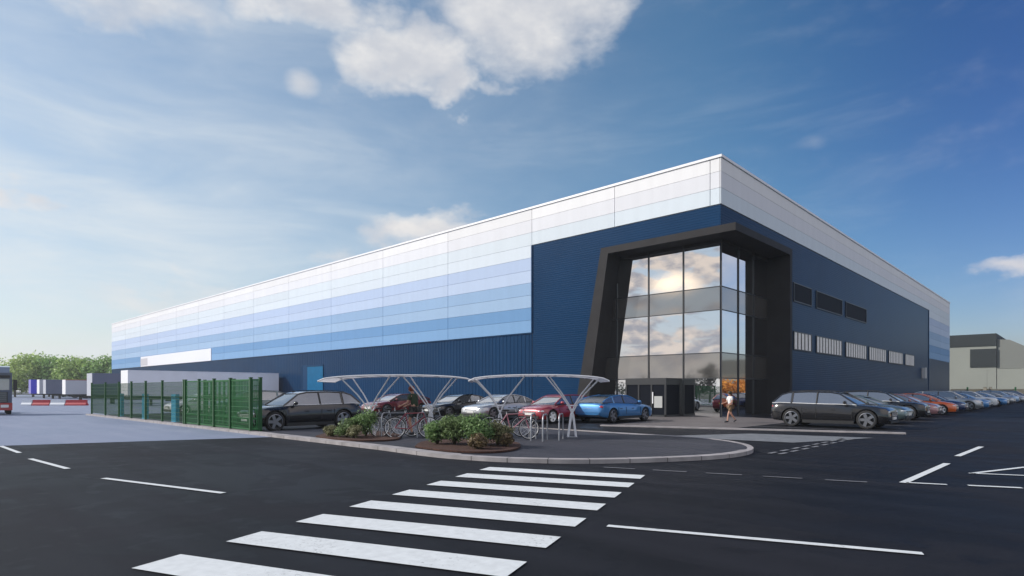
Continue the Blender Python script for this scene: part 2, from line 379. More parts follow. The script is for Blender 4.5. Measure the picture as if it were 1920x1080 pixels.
# ---- markings
def strip(g, a, b, w, z, m, skew=0):
    a = Vector(a); b = Vector(b); d = (b - a).normalized(); n = Vector((-d.y, d.x)) * w / 2
    g.quad([(*(a - n), z), (*(b - n), z), (*(b + n), z), (*(a + n), z)], m)
ang = R(21.1); e = Vector((math.cos(ang), math.sin(ang))); q = Vector((math.sin(ang), -math.cos(ang)))
g = MB(); p0 = Vector((6.77, -25.85))
for i in range(8):
    a = p0 + q * (1.034 * i); L_ = 3.2
    off = .25
    g.quad([(*(a), .012), (*(a + q * .5), .012), (*(a + q * .5 + e * L_), .012), (*(a + e * L_), .012)], LINE)
struct(g, 'zebra_crossing', recalc=False)
g = MB()
for a, b, w in [((11.67, -28.72), (14.6, -27.62), .11), ((2.83, -31.78), (6.05, -30.92), .11), ((-2.09, -32.13), (.75, -31.93), .11),
                ((-6.77, -32.13), (-3.95, -32.08), .11),
                ((13.47, -22.45), (13.56, -18.55), .13), ((13.5, -16.6), (13.61, -13.1), .13),
                ((13.50, -22.38), (14.05, -22.18), .10), ((14.15, -20.2), (14.85, -18.2), .10), ((14.15, -20.15), (15.3, -19.7), .10),
                ((14.32, -22.04), (15.0, -21.76), .12)]: strip(g, a, b, w, .012, LINE)
struct(g, 'road_marking', recalc=False)
g = MB()
for i in range(5):
    a = Vector((8.5 + .97 * i, -24.24 + .31 * i)); b = a + Vector((.62, .21)); strip(g, a, b, .07, .012, LINEOLD)
y = -19.1
while y < -12.4:
    for x in (9.95, 10.2): strip(g, (x, y), (x, y + .5), .11, .012, LINEOLD if y < -14 else LINEOLD)
    y += .85
struct(g, 'worn_road_marking', recalc=False)
g = MB()
for i in range(40): strip(g, (5.0, -7.7 + 2.45 * i + (0 if i else 0)), (10.2, -7.7 + 2.45 * i), .1, .014, LINE if False else LINEOLD)
struct(g, 'parking_bay_marking', recalc=False)

# ------------------------------------------------------------------ warehouse
WH = thing('warehouse', 'huge warehouse with graded blue cladding and dark entrance portal at its corner', 'building')
H = 15.6; XE = -132.8; YE = 83.3
m = MB(); m.box(XE, -.02, .02, YE, 0, 15.45, BACK); m.build('wall', WH)
joints = [0, -.63, -7.44] + [-14.93 - 9.8 * i for i in range(12)] + [XE]
ROWZ = [15.45, 14.62, 13.65, 12.68] + [12.68 - .952 * i for i in range(1, 8)]
cl = MB(); G_ = .022
for j in range(len(joints) - 1):
    x1, x0 = joints[j], joints[j + 1]
    for r in range(10 if x1 <= -14.9 else 3):
        cl.box(x0 + (G_ if x0 > XE else 0), x1 - (G_ if x1 < 0 else 0), -.05, .03, ROWZ[r + 1] + .018, ROWZ[r], ROW[r])
cl.build('cladding_panels', WH)
cl = MB(); ys = [0, 65.7, 74.5, YE]
for j in range(3):
    for r in range(3 if j == 0 else 10):
        cl.box(-.03, .05, ys[j] + (G_ if j else -.05), ys[j + 1] - G_, ROWZ[r + 1] + .018, ROWZ[r], ROW[r])
cl.build('cladding_panels', WH)
m = MB(); m.box(XE - .1, .12, -.12, .5, 15.45, H, CAP); m.box(-.5, .12, .5, YE + .1, 15.45, H, CAP); m.box(XE - .1, XE + .5, .5, YE, 15.45, H, CAP)
m.build('parapet_cap', WH)
m = MB(); m.box(XE, -.5, .5, YE, 15.3, 15.42, BACK); m.build('roof', WH)
def profile(u0, u1, pitch, depth, flip):  # trapezoid rib profile along u
    pts = []; u = u0
    while u < u1 - 1e-6:
        w = min(pitch, u1 - u)
        pts += [(u, 0), (u + w * .55, 0), (u + w * .65, depth), (u + w * .92, depth)]; u += pitch
    pts.append((u1, 0)); return pts
nz = MB(); pr = profile(0, 12.64, .158, .009, 0)
vs = [(-14.93 + .04, -.02 - d, z) for z, d in pr] + [(.02, -.02 - d, z) for z, d in pr]; n = len(pr)
nz.add(vs, [(i, i + n, i + n + 1, i + 1) for i in range(n - 1)], NAVY)
nz.build('ribbed_cladding', WH, recalc=False)
nz = MB(); pr = profile(XE, -14.93, .40, .022, 0)
vs = [(x, -.02 - d, 0) for x, d in pr] + [(x, -.02 - d, 5.98) for x, d in pr]; n = len(pr)
nz.add(vs, [(i, i + 1, i + n + 1, i + n) for i in range(n - 1)], NAVY); nz.build('ribbed_cladding', WH, recalc=False)
nz = MB(); pr = profile(0, 12.64, .158, .009, 0)
vs = [(.02 + d, 0, z) for z, d in pr] + [(.02 + d, 65.6, z) for z, d in pr]; n = len(pr)
nz.add(vs, [(i, i + n, i + n + 1, i + 1) for i in range(n - 1)], NAVY)
nz.add([(.02, 65.6, 0), (.02, YE, 0), (.02, YE, 5.98), (.02, 65.6, 5.98)], [(0, 1, 2, 3)], NAVY)
nz.box(-.02, .09, 65.45, 65.65, 0, 12.66, NAVY)
nz.build('ribbed_cladding', WH, recalc=False)
nz = MB(); nz.box(-14.98, -14.86, -.085, 0, 6.0, 12.66, NAVY); nz.box(XE, -14.93, -.085, -.02, 5.93, 6.0, NAVY); nz.build('flashing', WH)
# portal
P_ = 1.6
m = MB()
zt, zb = 10.98, 10.55
m.prism([(-9.69, 0), (-8.62, 0), (-6.92, 10.55), (-7.2, 10.98), (-7.47, 10.98)], -P_, .0, FRAME, 'y')
m.prism([(-6.92, 0 - P_), (P_, -P_), (P_, 7.4), (0, 7.4), (0, 0), (-6.92, 0)], zb, zt, FRAME)
m.add([(-7.2, -P_, 10.98), (-6.92, -P_, 10.55), (-6.92, 0, 10.55), (-7.2, 0, 10.98), (-6.92, -P_, 10.98), (-6.92, 0, 10.98)], [(0, 1, 4), (3, 5, 2), (0, 4, 5, 3)], FRAME)
m.box(0.0, P_, 7.0, 7.4, 0, zb, FRAME)
PF = m.build('portal_frame', WH)
tag(PF, 'dark grey angular frame projecting round the glazed corner')
CW = MB()
def xg(z): return -8.62 + 1.70 * z / 10.55
zs = [0, 2.33, 3.85, 6.39, 7.78, 10.53]; xs = [0, -2.34, -4.78, -7.2]
spans = (1, 3)
for i in range(5):
    mt = SPAN if i in spans else CURT
    z0, z1 = zs[i], zs[i + 1]
    for j in range(len(xs)):
        xr = xs[j]
        if j < len(xs) - 1: xl0 = xl1 = xs[j + 1]
        else: xl0, xl1 = xg(z0), xg(z1)
        xl0 = max(xl0, xg(z0)); xl1 = max(xl1, xg(z1))
        if xl1 >= xr and xl0 >= xr: continue
        t = [random.uniform(-.002, .002) for _ in range(4)]
        CW.quad([(xl0, -.10 + t[0], z0), (xr, -.10 + t[1], z0), (xr, -.10 + t[2], z1), (max(xl1, xl1), -.10 + t[3], z1)], mt)
gl = CW.build('glazing', WH, recalc=False)
CW = MB(); yr = [0, 2.27, 4.6, 7.0]
for i in range(5):
    for j in range(3):
        CW.quad([(.10, yr[j] - (.10 if j == 0 else 0), zs[i]), (.10, yr[j + 1], zs[i]), (.10, yr[j + 1], zs[i + 1]), (.10, yr[j] - (.1 if j == 0 else 0), zs[i + 1])], SPAN if i in spans else CURT)
CW.build('glazing', WH, recalc=False)
m = MB()
for x in xs[1:]:
    zz = 10.53
    if x < xg(10.53): zz = (x + 8.62) / 1.70 * 10.55
    m.box(x - .035, x + .035, -.16, -.06, 0, zz, MULL)
for y_ in yr[1:3]: m.box(.06, .16, y_ - .035, y_ + .035, 0, 10.53, MULL)
m.box(.07, .125, -.125, -.07, 0, 10.53, MULL)
for z in zs[1:5]: m.box(xg(z), .10, -.13, -.09, z - .025, z + .025, MULL); m.box(.09, .13, -.1, 7.0, z - .025, z + .025, MULL)
m.box(-6.92, .1, -.16, -.0, 10.35, 10.55, FRAME); m.box(0, .16, -.1, 7, 10.35, 10.55, FRAME)
m.build('mullions', WH)
# entrance lobby (porch)
m = MB(); m.box(-5.35, -2.5, -1.95, -.12, 1.95, 2.35, MULL)
for x in (-5.35, -4.45, -3.55, -2.62):
    m.box(x, x + .1, -1.95, -1.85, 0, 1.95, MULL); 
m.box(-2.6, -2.5, -.3, -.12, 0, 1.95, MULL); m.box(-5.35, -5.25, -.3, -.12, 0, 1.95, MULL)
m.box(-5.35, -2.5, -1.95, -1.87, 0, .12, MULL); m.box(-2.6, -2.5, -1.9, -.2, 0, .12, MULL)
LB = m.build('entrance_lobby', WH)
m = MB(); m.box(-5.27, -2.58, -1.91, -1.89, .12, 1.95, WIN); m.box(-2.56, -2.54, -1.87, -.2, .12, 1.95, WIN); m.box(-5.31, -5.29, -1.87, -.2, .12, 1.95, WIN)
m.build('glass', LB)
m = MB(); m.box(-3.42, -3.36, -2.0, -1.965, .8, 1.5, RIM); m.build('door_handle', LB)
m = MB(); m.box(-3.3, -2.75, -1.97, -1.96, .55, 1.25, mat('notice', (.42, .43, .42), .6)); m.build('notice_panel', LB)
# windows of the right face
def window(y0, y1, z0, z1, slats):
    m = MB(); f = .07
    for a in ((y0, y1, z0, z0 + f), (y0, y1, z1 - f, z1), (y0, y0 + f, z0 + f, z1 - f), (y1 - f, y1, z0 + f, z1 - f)):
        m.box(.03, .10, a[0], a[1], a[2], a[3], MULL)
    w = m.build('window', WH)
    m = MB(); m.box(.03, .062, y0 + f, y1 - f, z0 + f, z1 - f, WIN); m.build('pane', w)
    if slats:
        m = MB(); n = int((y1 - y0) / .72)
        for i in range(n):
            yy = y0 + f + (i + .18) * (y1 - y0 - 2 * f) / n; ww = (y1 - y0) / n * .66
            m.box(.064, .085, yy, yy + ww, z0 + f, z1 - f, BLINDS)
        m.build('louvre', w)
for a, b in ((12.2, 16.25), (17.4, 24.5), (25.6, 32.7)): window(a, b, 8.2, 9.62, False)
for a, b in ((12.2, 16.25), (17.4, 24.4), (25.6, 32.7), (33.7, 40.8), (42.0, 49), (50.4, 55.6)): window(a, b, 4.62, 6.0, True)
m = MB(); m.box(.06, .5, 60.4, 61.2, 3.2, 4.6, mat('lamp housing', (.5, .5, .52), .4)); m.build('wall_lamp', WH)
m = MB(); m.box(-112.6, -78.4, -.12, -.05, 6.02, 7.85, SIGN); m.box(-112.6, -108.6, -.14, -.12, 6.2, 7.5, mat('grey sign square', (.5, .5, .54), .5)); m.build('sign_panel', WH)
m = MB(); m.box(-50.9, -46.0, -.10, -.05, 4.35, 4.5, REVEAL); m.box(-50.9, -50.75, -.12, .02, 0, 4.4, REVEAL); m.box(-50.75, -49.5, -.09, -.07, 0, 4.35, REVEAL); m.box(-49.5, -46.0, -.11, -.07, 0, 4.3, DOORB)
for i in range(12): m.box(-49.5, -46.0, -.125, -.11, .3 + i * .33, .32 + i * .33, DOORB)
m.build('loading_door', WH)

# ------------------------------------------------------------------ cars
def car_body(st, paintm, W, wheels, wr):
    """st: stations (x, ztop, wtop, zbot, wscale); ring lofted, wheel wells cut"""
    ring = []; b = MB(); n = 16; fine = []
    for i in range(len(st) - 1):
        A, B = st[i], st[i + 1]; k = max(1, int(abs(A[0] - B[0]) / .14))
        for q_ in range(k):
            t = q_ / k; fine.append(tuple(A[z] * (1 - t) + B[z] * t for z in range(5)))
    st = fine + [st[-1]]
    for x, zt, wt, zb, ws in st:
        w = W / 2 * ws; zm = zb + (zt - zb) * .45
        half = [(w * .70, zb), (w * .93, zb + .03), (w * .985, zb + .12), (w, zm), (w * .985, zt - .14), (w * wt * 1.02, zt - .03), (w * wt * .93, zt), (w * .35, zt + .018)]
        ring.append([(x, y, z) for y, z in half] + [(x, -y, z) for y, z in reversed(half)])
    vs = [p for r in ring for p in r]; fs = []
    for i in range(len(ring) - 1):
        for j in range(n): fs.append((i * n + j, i * n + (j + 1) % n, (i + 1) * n + (j + 1) % n, (i + 1) * n + j))
    fs += [tuple(range(n)), tuple(range((len(ring) - 1) * n, len(ring) * n))]
    b.add(vs, fs, paintm); o = b.build('body', smooth=38)
    c = MB()
    for wx in wheels:
        for s in (-1, 1): c.lathe([(0, 0), (wr + .055, 0), (wr + .055, .34), (0, .34)], (wx, s * (W / 2 + .05), wr + .01), (0, -s, 0), TRIM, 28)
    co = c.build('cut', smooth=10)
    md = o.modifiers.new('b', 'BOOLEAN'); md.object = co; md.operation = 'DIFFERENCE'; md.solver = 'EXACT'
    dg = bpy.context.evaluated_depsgraph_get(); me = bpy.data.meshes.new_from_object(o.evaluated_get(dg))
    o.modifiers.clear(); o.data = me; me.set_sharp_from_angle(angle=R(32))
    bpy.data.objects.remove(co)
    return o
def car_proto(kind):
    root = bpy.data.objects.new('parked_car', None); S.collection.objects.link(root)
    DUM = PAINT0
    if kind == 'suv':
        L, W, wr, wb = 4.70, 1.94, .375, 2.95; fx, rx = 1.52, -1.43
        st = [(2.31, .68, .9, .36, .76), (2.27, .84, .92, .27, .87), (2.15, .96, .9, .24, .95), (1.8, 1.03, .88, .24, 1), (1.1, 1.10, .88, .24, 1), (.3, 1.12, .92, .24, 1), (-.8, 1.15, .92, .24, 1), (-1.8, 1.18, .90, .25, .99), (-2.2, 1.17, .88, .28, .95), (-2.31, 1.08, .88, .34, .90), (-2.36, .80, .9, .42, .82)]
        cab = [(1.14, 1.10, .02), (.46, 1.12, .50), (.1, 1.12, .575), (-.8, 1.14, .585), (-1.62, 1.16, .52), (-1.92, 1.17, .40), (-2.28, 1.15, .03)]
        bp = (-.42, -1.45)
    elif kind == 'hatch':
        L, W, wr, wb = 4.25, 1.79, .32, 2.6; fx, rx = 1.32, -1.28
        st = [(2.10, .55, .9, .32, .72), (2.05, .68, .92, .22, .86), (1.88, .79, .88, .2, .95), (1.5, .88, .86, .2, 1), (.95, .95, .86, .2, 1), (.2, .97, .90, .2, 1), (-.8, 1.0, .90, .2, 1), (-1.6, 1.03, .88, .21, .98), (-1.95, 1.0, .86, .25, .93), (-2.08, .85, .88, .33, .86), (-2.12, .62, .9, .4, .80)]
        cab = [(1.10, .95, .02), (.45, .96, .36), (.1, .97, .47), (-.6, .98, .485), (-1.35, 1.0, .41), (-1.6, 1.01, .33), (-1.98, 1.0, .03)]
        bp = (-.28, -1.15)
    elif kind == 'coupe':   # sloping rear crossover
        L, W, wr, wb = 4.6, 1.88, .36, 2.8; fx, rx = 1.42, -1.38
        st = [(2.28, .60, .9, .34, .72), (2.22, .76, .92, .25, .86), (2.05, .88, .88, .23, .95), (1.6, .97, .86, .23, 1), (1.0, 1.04, .86, .23, 1), (.2, 1.07, .90, .23, 1), (-.8, 1.11, .90, .23, 1), (-1.7, 1.14, .88, .25, .98), (-2.1, 1.13, .86, .3, .93), (-2.25, 1.0, .88, .36, .88), (-2.32, .72, .9, .44, .80)]
        cab = [(1.15, 1.04, .02), (.45, 1.05, .36), (.1, 1.06, .46), (-.55, 1.08, .47), (-1.3, 1.11, .34), (-1.75, 1.12, .20), (-2.15, 1.12, .03)]
        bp = (-.35, -1.25)
    else:  # saloon
        L, W, wr, wb = 4.65, 1.82, .33, 2.8; fx, rx = 1.42, -1.36
        st = [(2.30, .55, .9, .32, .72), (2.25, .68, .92, .22, .86), (2.05, .78, .88, .2, .95), (1.6, .87, .86, .2, 1), (1.0, .93, .86, .2, 1), (.2, .95, .90, .2, 1), (-.8, .98, .90, .2, 1), (-1.6, 1.01, .86, .21, .98), (-2.0, 1.0, .84, .24, .93), (-2.24, .95, .86, .3, .87), (-2.32, .68, .9, .4, .80)]
        cab = [(1.10, .93, .02), (.45, .94, .35), (.1, .95, .45), (-.55, .97, .46), (-1.15, .99, .34), (-1.5, 1.0, .22), (-1.85, 1.0, .03)]
        bp = (-.35, -1.2)
    zs_ = {'suv': .90, 'coupe': .88, 'hatch': .94, 'saloon': .95}[kind]; wr = .385 if kind == 'suv' else min(wr, .345)
    st = [(a, b_ * zs_, c, d * .9, e_) for a, b_, c, d, e_ in st]; cab = [(a, b_ * zs_, c * zs_) for a, b_, c in cab]
    o = car_body(st, DUM, W, (fx, rx), wr); o.parent = root
    # cabin glass
    wbse = W / 2 * .885; gl = MB(); vs = []
    secs = []
    for x, zb_, h in cab:
        ti = .20 * h / .5
        wtp = wbse - ti - .03 * (h > .1)
        secs.append([(x, wbse, zb_ - .04), (x, wtp + .0, zb_ + h * .97), (x, wtp * .75, zb_ + h), (x, -wtp * .75, zb_ + h), (x, -wtp, zb_ + h * .97), (x, -wbse, zb_ - .04)])
    vs = [p for s_ in secs for p in s_]; fs = []
    for i in range(len(secs) - 1):
        for j in range(6): fs.append((i * 6 + j, i * 6 + (j + 1) % 6, (i + 1) * 6 + (j + 1) % 6, (i + 1) * 6 + j))
    fs += [tuple(range(6)), tuple(range(len(vs) - 6, len(vs)))]
    gl.add(vs, fs, CGLASS); gl.build('windows', root, smooth=30)
    # roof skin + pillars
    rf = MB(); up = Vector((0, 0, .015))
    last = 5 if kind == 'suv' else 5
    for i in range(1, last - 1 if kind != 'suv' else last - 0):
        if i + 1 > (4 if kind != 'suv' else 5): break
        A = secs[i]; B = secs[i + 1]
        for (a, b_) in ((1, 2), (2, 3), (3, 4)):
            rf.add([Vector(A[a]) + up, Vector(A[b_]) + up, Vector(B[b_]) + up, Vector(B[a]) + up], [(0, 1, 2, 3)], DUM)
    for sd_ in (1, 4):
        rf.tube([Vector(s_[sd_]) for s_ in secs], .034, DUM, 6)
        ss = 0 if sd_ == 1 else 5
        for bx in bp:
            for i in range(len(secs) - 1):
                if secs[i + 1][0][0] <= bx <= secs[i][0][0]:
                    t = (secs[i][0][0] - bx) / (secs[i][0][0] - secs[i + 1][0][0])
                    pb = Vector(secs[i][ss]).lerp(Vector(secs[i + 1][ss]), t); ptt = Vector(secs[i][sd_]).lerp(Vector(secs[i + 1][sd_]), t)
                    rf.tube([pb, ptt], .036 if bx == bp[0] else .05, TRIM if bx == bp[0] else DUM, 6)
        base = [Vector(s_[ss]) + Vector((0, 0, .045)) for s_ in secs]
        rf.tube(base, .012, RIM if kind == 'suv' else TRIM, 5)
        if kind == 'suv': rf.tube([Vector(secs[2][sd_]) + Vector((0, 0, .05)), Vector(secs[3][sd_]) + Vector((0, 0, .06)), Vector(secs[4][sd_]) + Vector((0, 0, .05))], .013, TRIM, 5)
    rf.build('roof', root, smooth=50)
    tr = MB()
    for s in (-1, 1):
        tr.box(rx + wr + .08, fx - wr - .08, s * (W / 2 - .03) - .02, s * (W / 2 - .03) + .02, st[4][3] - .02, st[4][3] + .11, TRIM)
        for hx in (.15, -.85): tr.box(hx, hx + .18, s * W / 2 - .012, s * W / 2 + .018, st[4][1] - .24, st[4][1] - .21, TRIM)
        for dxx in (fx - wr - .15, bp[0], rx + wr + .05): tr.box(dxx, dxx + .012, s * (W / 2) - .01, s * (W / 2) + .003, .42, st[4][1] - .15, TRIM)
    tr.box(L / 2 - .2, L / 2 - .0, -W * .36, W * .36, .26, .36, TRIM); tr.box(-L / 2 + .02, -L / 2 + .2, -W * .38, W * .38, .34, .44, TRIM)
    tr.box(rx - .2, fx + .2, -W * .34, W * .34, st[4][3] - .03, .5, TRIM)
    tr.build('trim', root)
    gr = MB(); gr.box(L / 2 - .12, L / 2 - .025, -W * .24, W * .24, st[1][1] - .22, st[1][1] - .06, TRIM)
    for i in range(3): gr.box(L / 2 - .03, L / 2 - .015, -W * .23, W * .23, st[1][1] - .20 + i * .05, st[1][1] - .188 + i * .05, RIM)
    gr.build('grille', root)
    for s in (-1, 1):
        h = MB(); h.ball((0, 0, 0), .22, .17, .072, HEADL, 8); h.build('headlight', root, (L / 2 - .24, s * W * .365, st[1][1] - .05), rz=-s * .5, smooth=60)
        h = MB(); h.ball((0, 0, 0), .09, .15, .085, TAILL, 8); h.build('taillight', root, (-L / 2 + .12, s * W * .385, st[-2][1] - .10), smooth=60)
        h = MB(); h.ball((0, 0, 0), .075, .11, .075, DUM, 8); h.tube([(0, -s * .08, -.02), (.03, -s * .18, -.08)], .02, TRIM, 5)
        h.build('mirror', root, (cab[1][0] + .28, s * (W / 2 + .06), cab[0][1] + .10), smooth=60)
    m = MB(); m.box(L / 2 - .06, L / 2 + .0, -.26, .26, .40, .51, PLATE); m.build('number_plate', root)
    m = MB(); m.box(-L / 2 - .005, -L / 2 + .1, -.26, .26, .60, .71, PLATEY); m.build('number_plate', root)
    wprof = [(wr * .75, -.10), (wr * .79, -.115), (wr * .93, -.11), (wr, -.08), (wr, .08), (wr * .93, .11), (wr * .79, .115), (wr * .75, .10)]
    wm = rm = None
    for wx in (fx, rx):
        for s in (-1, 1):
            if wm is None:
                t = MB(); t.lathe(wprof + [wprof[0]], (0, 0, 0), (0, 1, 0), TYRE, 28); wo_ = t.build('wheel', root, smooth=40); wm = wo_.data
                r = MB(); rr = wr * .76
                r.lathe([(rr, -.10), (rr, .10), (rr * .93, .105), (rr * .90, .06), (rr * .90, -.05)], (0, 0, 0), (0, 1, 0), RIM, 28)
                r.lathe([(0, .075), (rr * .22, .075), (rr * .26, .05), (rr * .26, 0)], (0, 0, 0), (0, 1, 0), RIM, 12)
                for i in range(5):
                    a = 2 * math.pi * i / 5; T = Matrix.Rotation(a, 4, 'Y')
                    r.box(rr * .2, rr * .93, .035, .075, -rr * .20, rr * .20, RIM, T)
                r.lathe([(0, -.03), (rr * .9, -.03)], (0, 0, 0), (0, 1, 0), TRIM, 20)
                ri = r.build('rim', wo_, smooth=30); rm = ri.data
            else:
                wo_ = bpy.data.objects.new('wheel', wm); S.collection.objects.link(wo_); wo_.parent = root
                ri = bpy.data.objects.new('rim', rm); S.collection.objects.link(ri); ri.parent = wo_
            wo_.location = (wx, s * (W / 2 - .13), wr); wo_.rotation_euler.z = 0 if s > 0 else math.pi
    return root
PAINT0 = paint('car paint base', (.3, .3, .3))
PA = dict(black=paint('black car paint', (.005, .006, .009), .15, .0, .6), silver=paint('silver car paint', (.42, .43, .45), .32, .7), darkred=paint('dark red car paint', (.16, .012, .018), .3, .2),
          red=paint('red car paint', (.30, .02, .035), .3, .2), blue=paint('blue car paint', (.045, .20, .46), .3, .35), navy=paint('navy car paint', (.012, .035, .12), .3, .3),
          white=paint('white car paint', (.72, .73, .75), .35, 0), orange=paint('orange car paint', (.75, .13, .015), .3, .0), grey=paint('dark grey car paint', (.010, .010, .012), .15, .0, .75),
          teal=paint('grey green car paint', (.09, .13, .14), .3, .5), lightblue=paint('pale blue car paint', (.32, .46, .66), .32, .4), pink=paint('faded red car paint', (.42, .20, .21), .35, .2))
PR = {}; used = set()
for kd in ('suv', 'hatch', 'coupe', 'saloon'): PR[kd] = car_proto(kd)
def put_car(kind, col, x, y, rz, label, cat='car', group=None, rim=None):
    if kind in used: c = copy_tree(PR[kind])
    else: c = PR[kind]; used.add(kind); c['_first'] = 1; del c['_first']
    c.location = (x, y, .006); c.rotation_euler.z = R(rz)
    def rec(o):
        for ch in o.children:
            if ch.type == 'MESH':
                for i, sl_ in enumerate(ch.material_slots):
                    if ch.data.materials[i] == PAINT0: sl_.link = 'OBJECT'; sl_.material = PA[col]
                    if rim and ch.data.materials[i] == RIM and ch.name.startswith('rim'): sl_.link = 'OBJECT'; sl_.material = rim
            rec(ch)
    rec(c); tag(c, label, cat, group); return c
GL = 'cars parked before the long facade'; GR = 'cars parked beside the right facade'
put_car('suv', 'black', -7.85, -22.45, -90, 'black estate car parked beside the end of the green mesh fence', group=GL, rim=RIMD)
put_car('coupe', 'darkred', -17.6, -10.6, -90, 'dark red car seen behind the left bike shelter and low shrub', group=GL, rim=RIMD)
put_car('saloon', 'black', -11.7, -10.4, -90, 'black saloon behind the right end of the left bike shelter', group=GL, rim=RIMD)
put_car('saloon', 'silver', -8.1, -10.4, -90, 'silver saloon parked left of the red car', group=GL)
put_car('hatch', 'red', -3.75, -10.7, -92, 'bright red hatchback facing out behind the right bike shelter', group=GL)
put_car('coupe', 'blue', -1.95, -8.2, 88, 'blue sloping-back car parked tail out beside the entrance porch', group=GL)
put_car('hatch', 'white', -27.2, -19.5, -90, 'white hatchback parked behind the far green fence', group=GL)
put_car('suv', 'teal', -20.6, -19.2, -90, 'grey green estate car behind the near green fence enclosure', group=GL, rim=RIMD)
put_car('suv', 'grey', 7.72, -5.75, 0, 'shiny black grey estate car nearest the entrance, side on', group=GR)
rowc = [('coupe', 'teal', 'dark green grey sloping-back car behind the shiny black grey estate'), ('suv', 'black', 'black estate car between the dark green grey car and the faded red car'),
        ('hatch', 'pink', 'faded red hatchback just left of the orange car'), ('hatch', 'orange', 'bright orange hatchback in the row by the right facade'),
        ('saloon', 'navy', 'navy saloon just right of the orange hatchback'), ('suv', 'silver', 'silver estate car between the navy saloon and the mid blue hatchback'),
        ('hatch', 'blue', 'mid blue hatchback right of the silver estate'), ('saloon', 'lightblue', 'pale blue saloon between the mid blue hatchback and a white estate'),
        ('suv', 'white', 'white estate car between the pale blue saloon and another blue car'), ('coupe', 'blue', 'blue sloping-back car beyond the white estate'),
        ('hatch', 'silver', 'silver hatchback beyond the blue sloping-back car'), ('saloon', 'white', 'white saloon between two silver cars far along the row'),
        ('coupe', 'silver', 'silver sloping-back car beyond the white saloon'), ('hatch', 'navy', 'navy hatchback far along the row'),
        ('suv', 'lightblue', 'pale blue estate car far along the row'), ('saloon', 'silver', 'silver saloon far along the row beyond the pale blue estate'),
        ('hatch', 'white', 'small white hatchback near the right edge of the photo'), ('coupe', 'white', 'white sloping-back car near the right edge of the photo'),
        ('suv', 'navy', 'navy estate car near the right edge of the photo'), ('hatch', 'lightblue', 'pale blue hatchback at the right edge of the photo'),
        ('saloon', 'grey', 'dark grey saloon at the far end of the car row'), ('suv', 'silver', 'silver estate car at the far end of the car row')]
yy = -.55
for i, (kd, cl_, lb) in enumerate(rowc):
    put_car(kd, cl_, 7.65 + random.uniform(-.4, .4), yy, random.uniform(-3, 3), lb, group=GR)
    yy += 4.9 if i < 6 else 4.2

# ------------------------------------------------------------------ fence
def fence(name, pts, label, near=False):
    t = thing(name, label, 'fence', (pts[0][0], pts[0][1], 0)); o = Vector((pts[0][0], pts[0][1]))
    mt = GREENL if near else GREEN
    for i, p in enumerate(pts):
        x, y = p[0] - o.x, p[1] - o.y; m = MB(); s = .05 if near else .045
        m.box(x - s, x + s, y - s, y + s, .1, 2.06, GREEN); m.box(x - s - .01, x + s + .01, y - s - .01, y + s + .01, 2.06, 2.09, GREEN); m.build('post', t)
    for i in range(len(pts) - 1):
        a = Vector(pts[i]) - o; b = Vector(pts[i + 1]) - o; L_ = (b - a).length; d = (b - a) / L_
        T = Matrix(((d.x, -d.y, 0, a.x), (d.y, d.x, 0, a.y), (0, 0, 1, 0), (0, 0, 0, 1)))
        m = MB(); u = .07; st_ = .075 if near else .085; w = .014 if near else .0085
        while u < L_ - .05: m.box(u, u + w, -.006, .006, .17, 2.0, mt, T); u += st_
        for z in ([.18, .38, .58, .78, .98, 1.18, 1.38, 1.58, 1.78, 1.98]): m.box(.05, L_ - .05, -.013 - .002, -.007, z - .006, z + .006, mt, T)
        for z in ((.16, .55, 1.3, 2.0) if near else (1.3,)): m.box(.05, L_ - .05, .007, .03, z - .03, z + .02, mt, T)
        m.build('mesh_panel', t)
fence('mesh_fence', [(-30.4, -25.0), (-27.1, -25.0), (-24.2, -25.0), (-21.8, -25.0), (-19.3, -25.0), (-16.7, -25.0), (-13.75, -25.0)], 'green mesh fence along the kerb, the long run farther from the black estate')
fence('mesh_fence', [(-13.55, -25.0), (-11.9, -25.0), (-10.25, -25.0), (-8.6, -25.0), (-6.75, -25.0), (-6.5, -24.75), (-10.0, -24.3), (-13.5, -24.2)], 'dense green mesh enclosure beside the black estate car', True)
for x, y, lb in ((-24.6, -24.8, 'teal blue upright panel behind the far green fence, leftmost of three'), (-20.1, -24.8, 'teal blue upright panel behind the far green fence, middle of three'), (-15.5, -24.8, 'teal blue upright panel next to the dense green enclosure')):
    t = thing('totem', lb, 'totem', (x, y, 0), group='teal totems behind the fence')
    m = MB(); m.box(-.3, .3, -.08, .08, .12, 1.42, TEAL); m.build('panel', t)
    m = MB(); m.box(-.34, .34, -.16, .16, 0, .12, mat('totem foot', (.1, .12, .16), .6)); m.build('base', t)

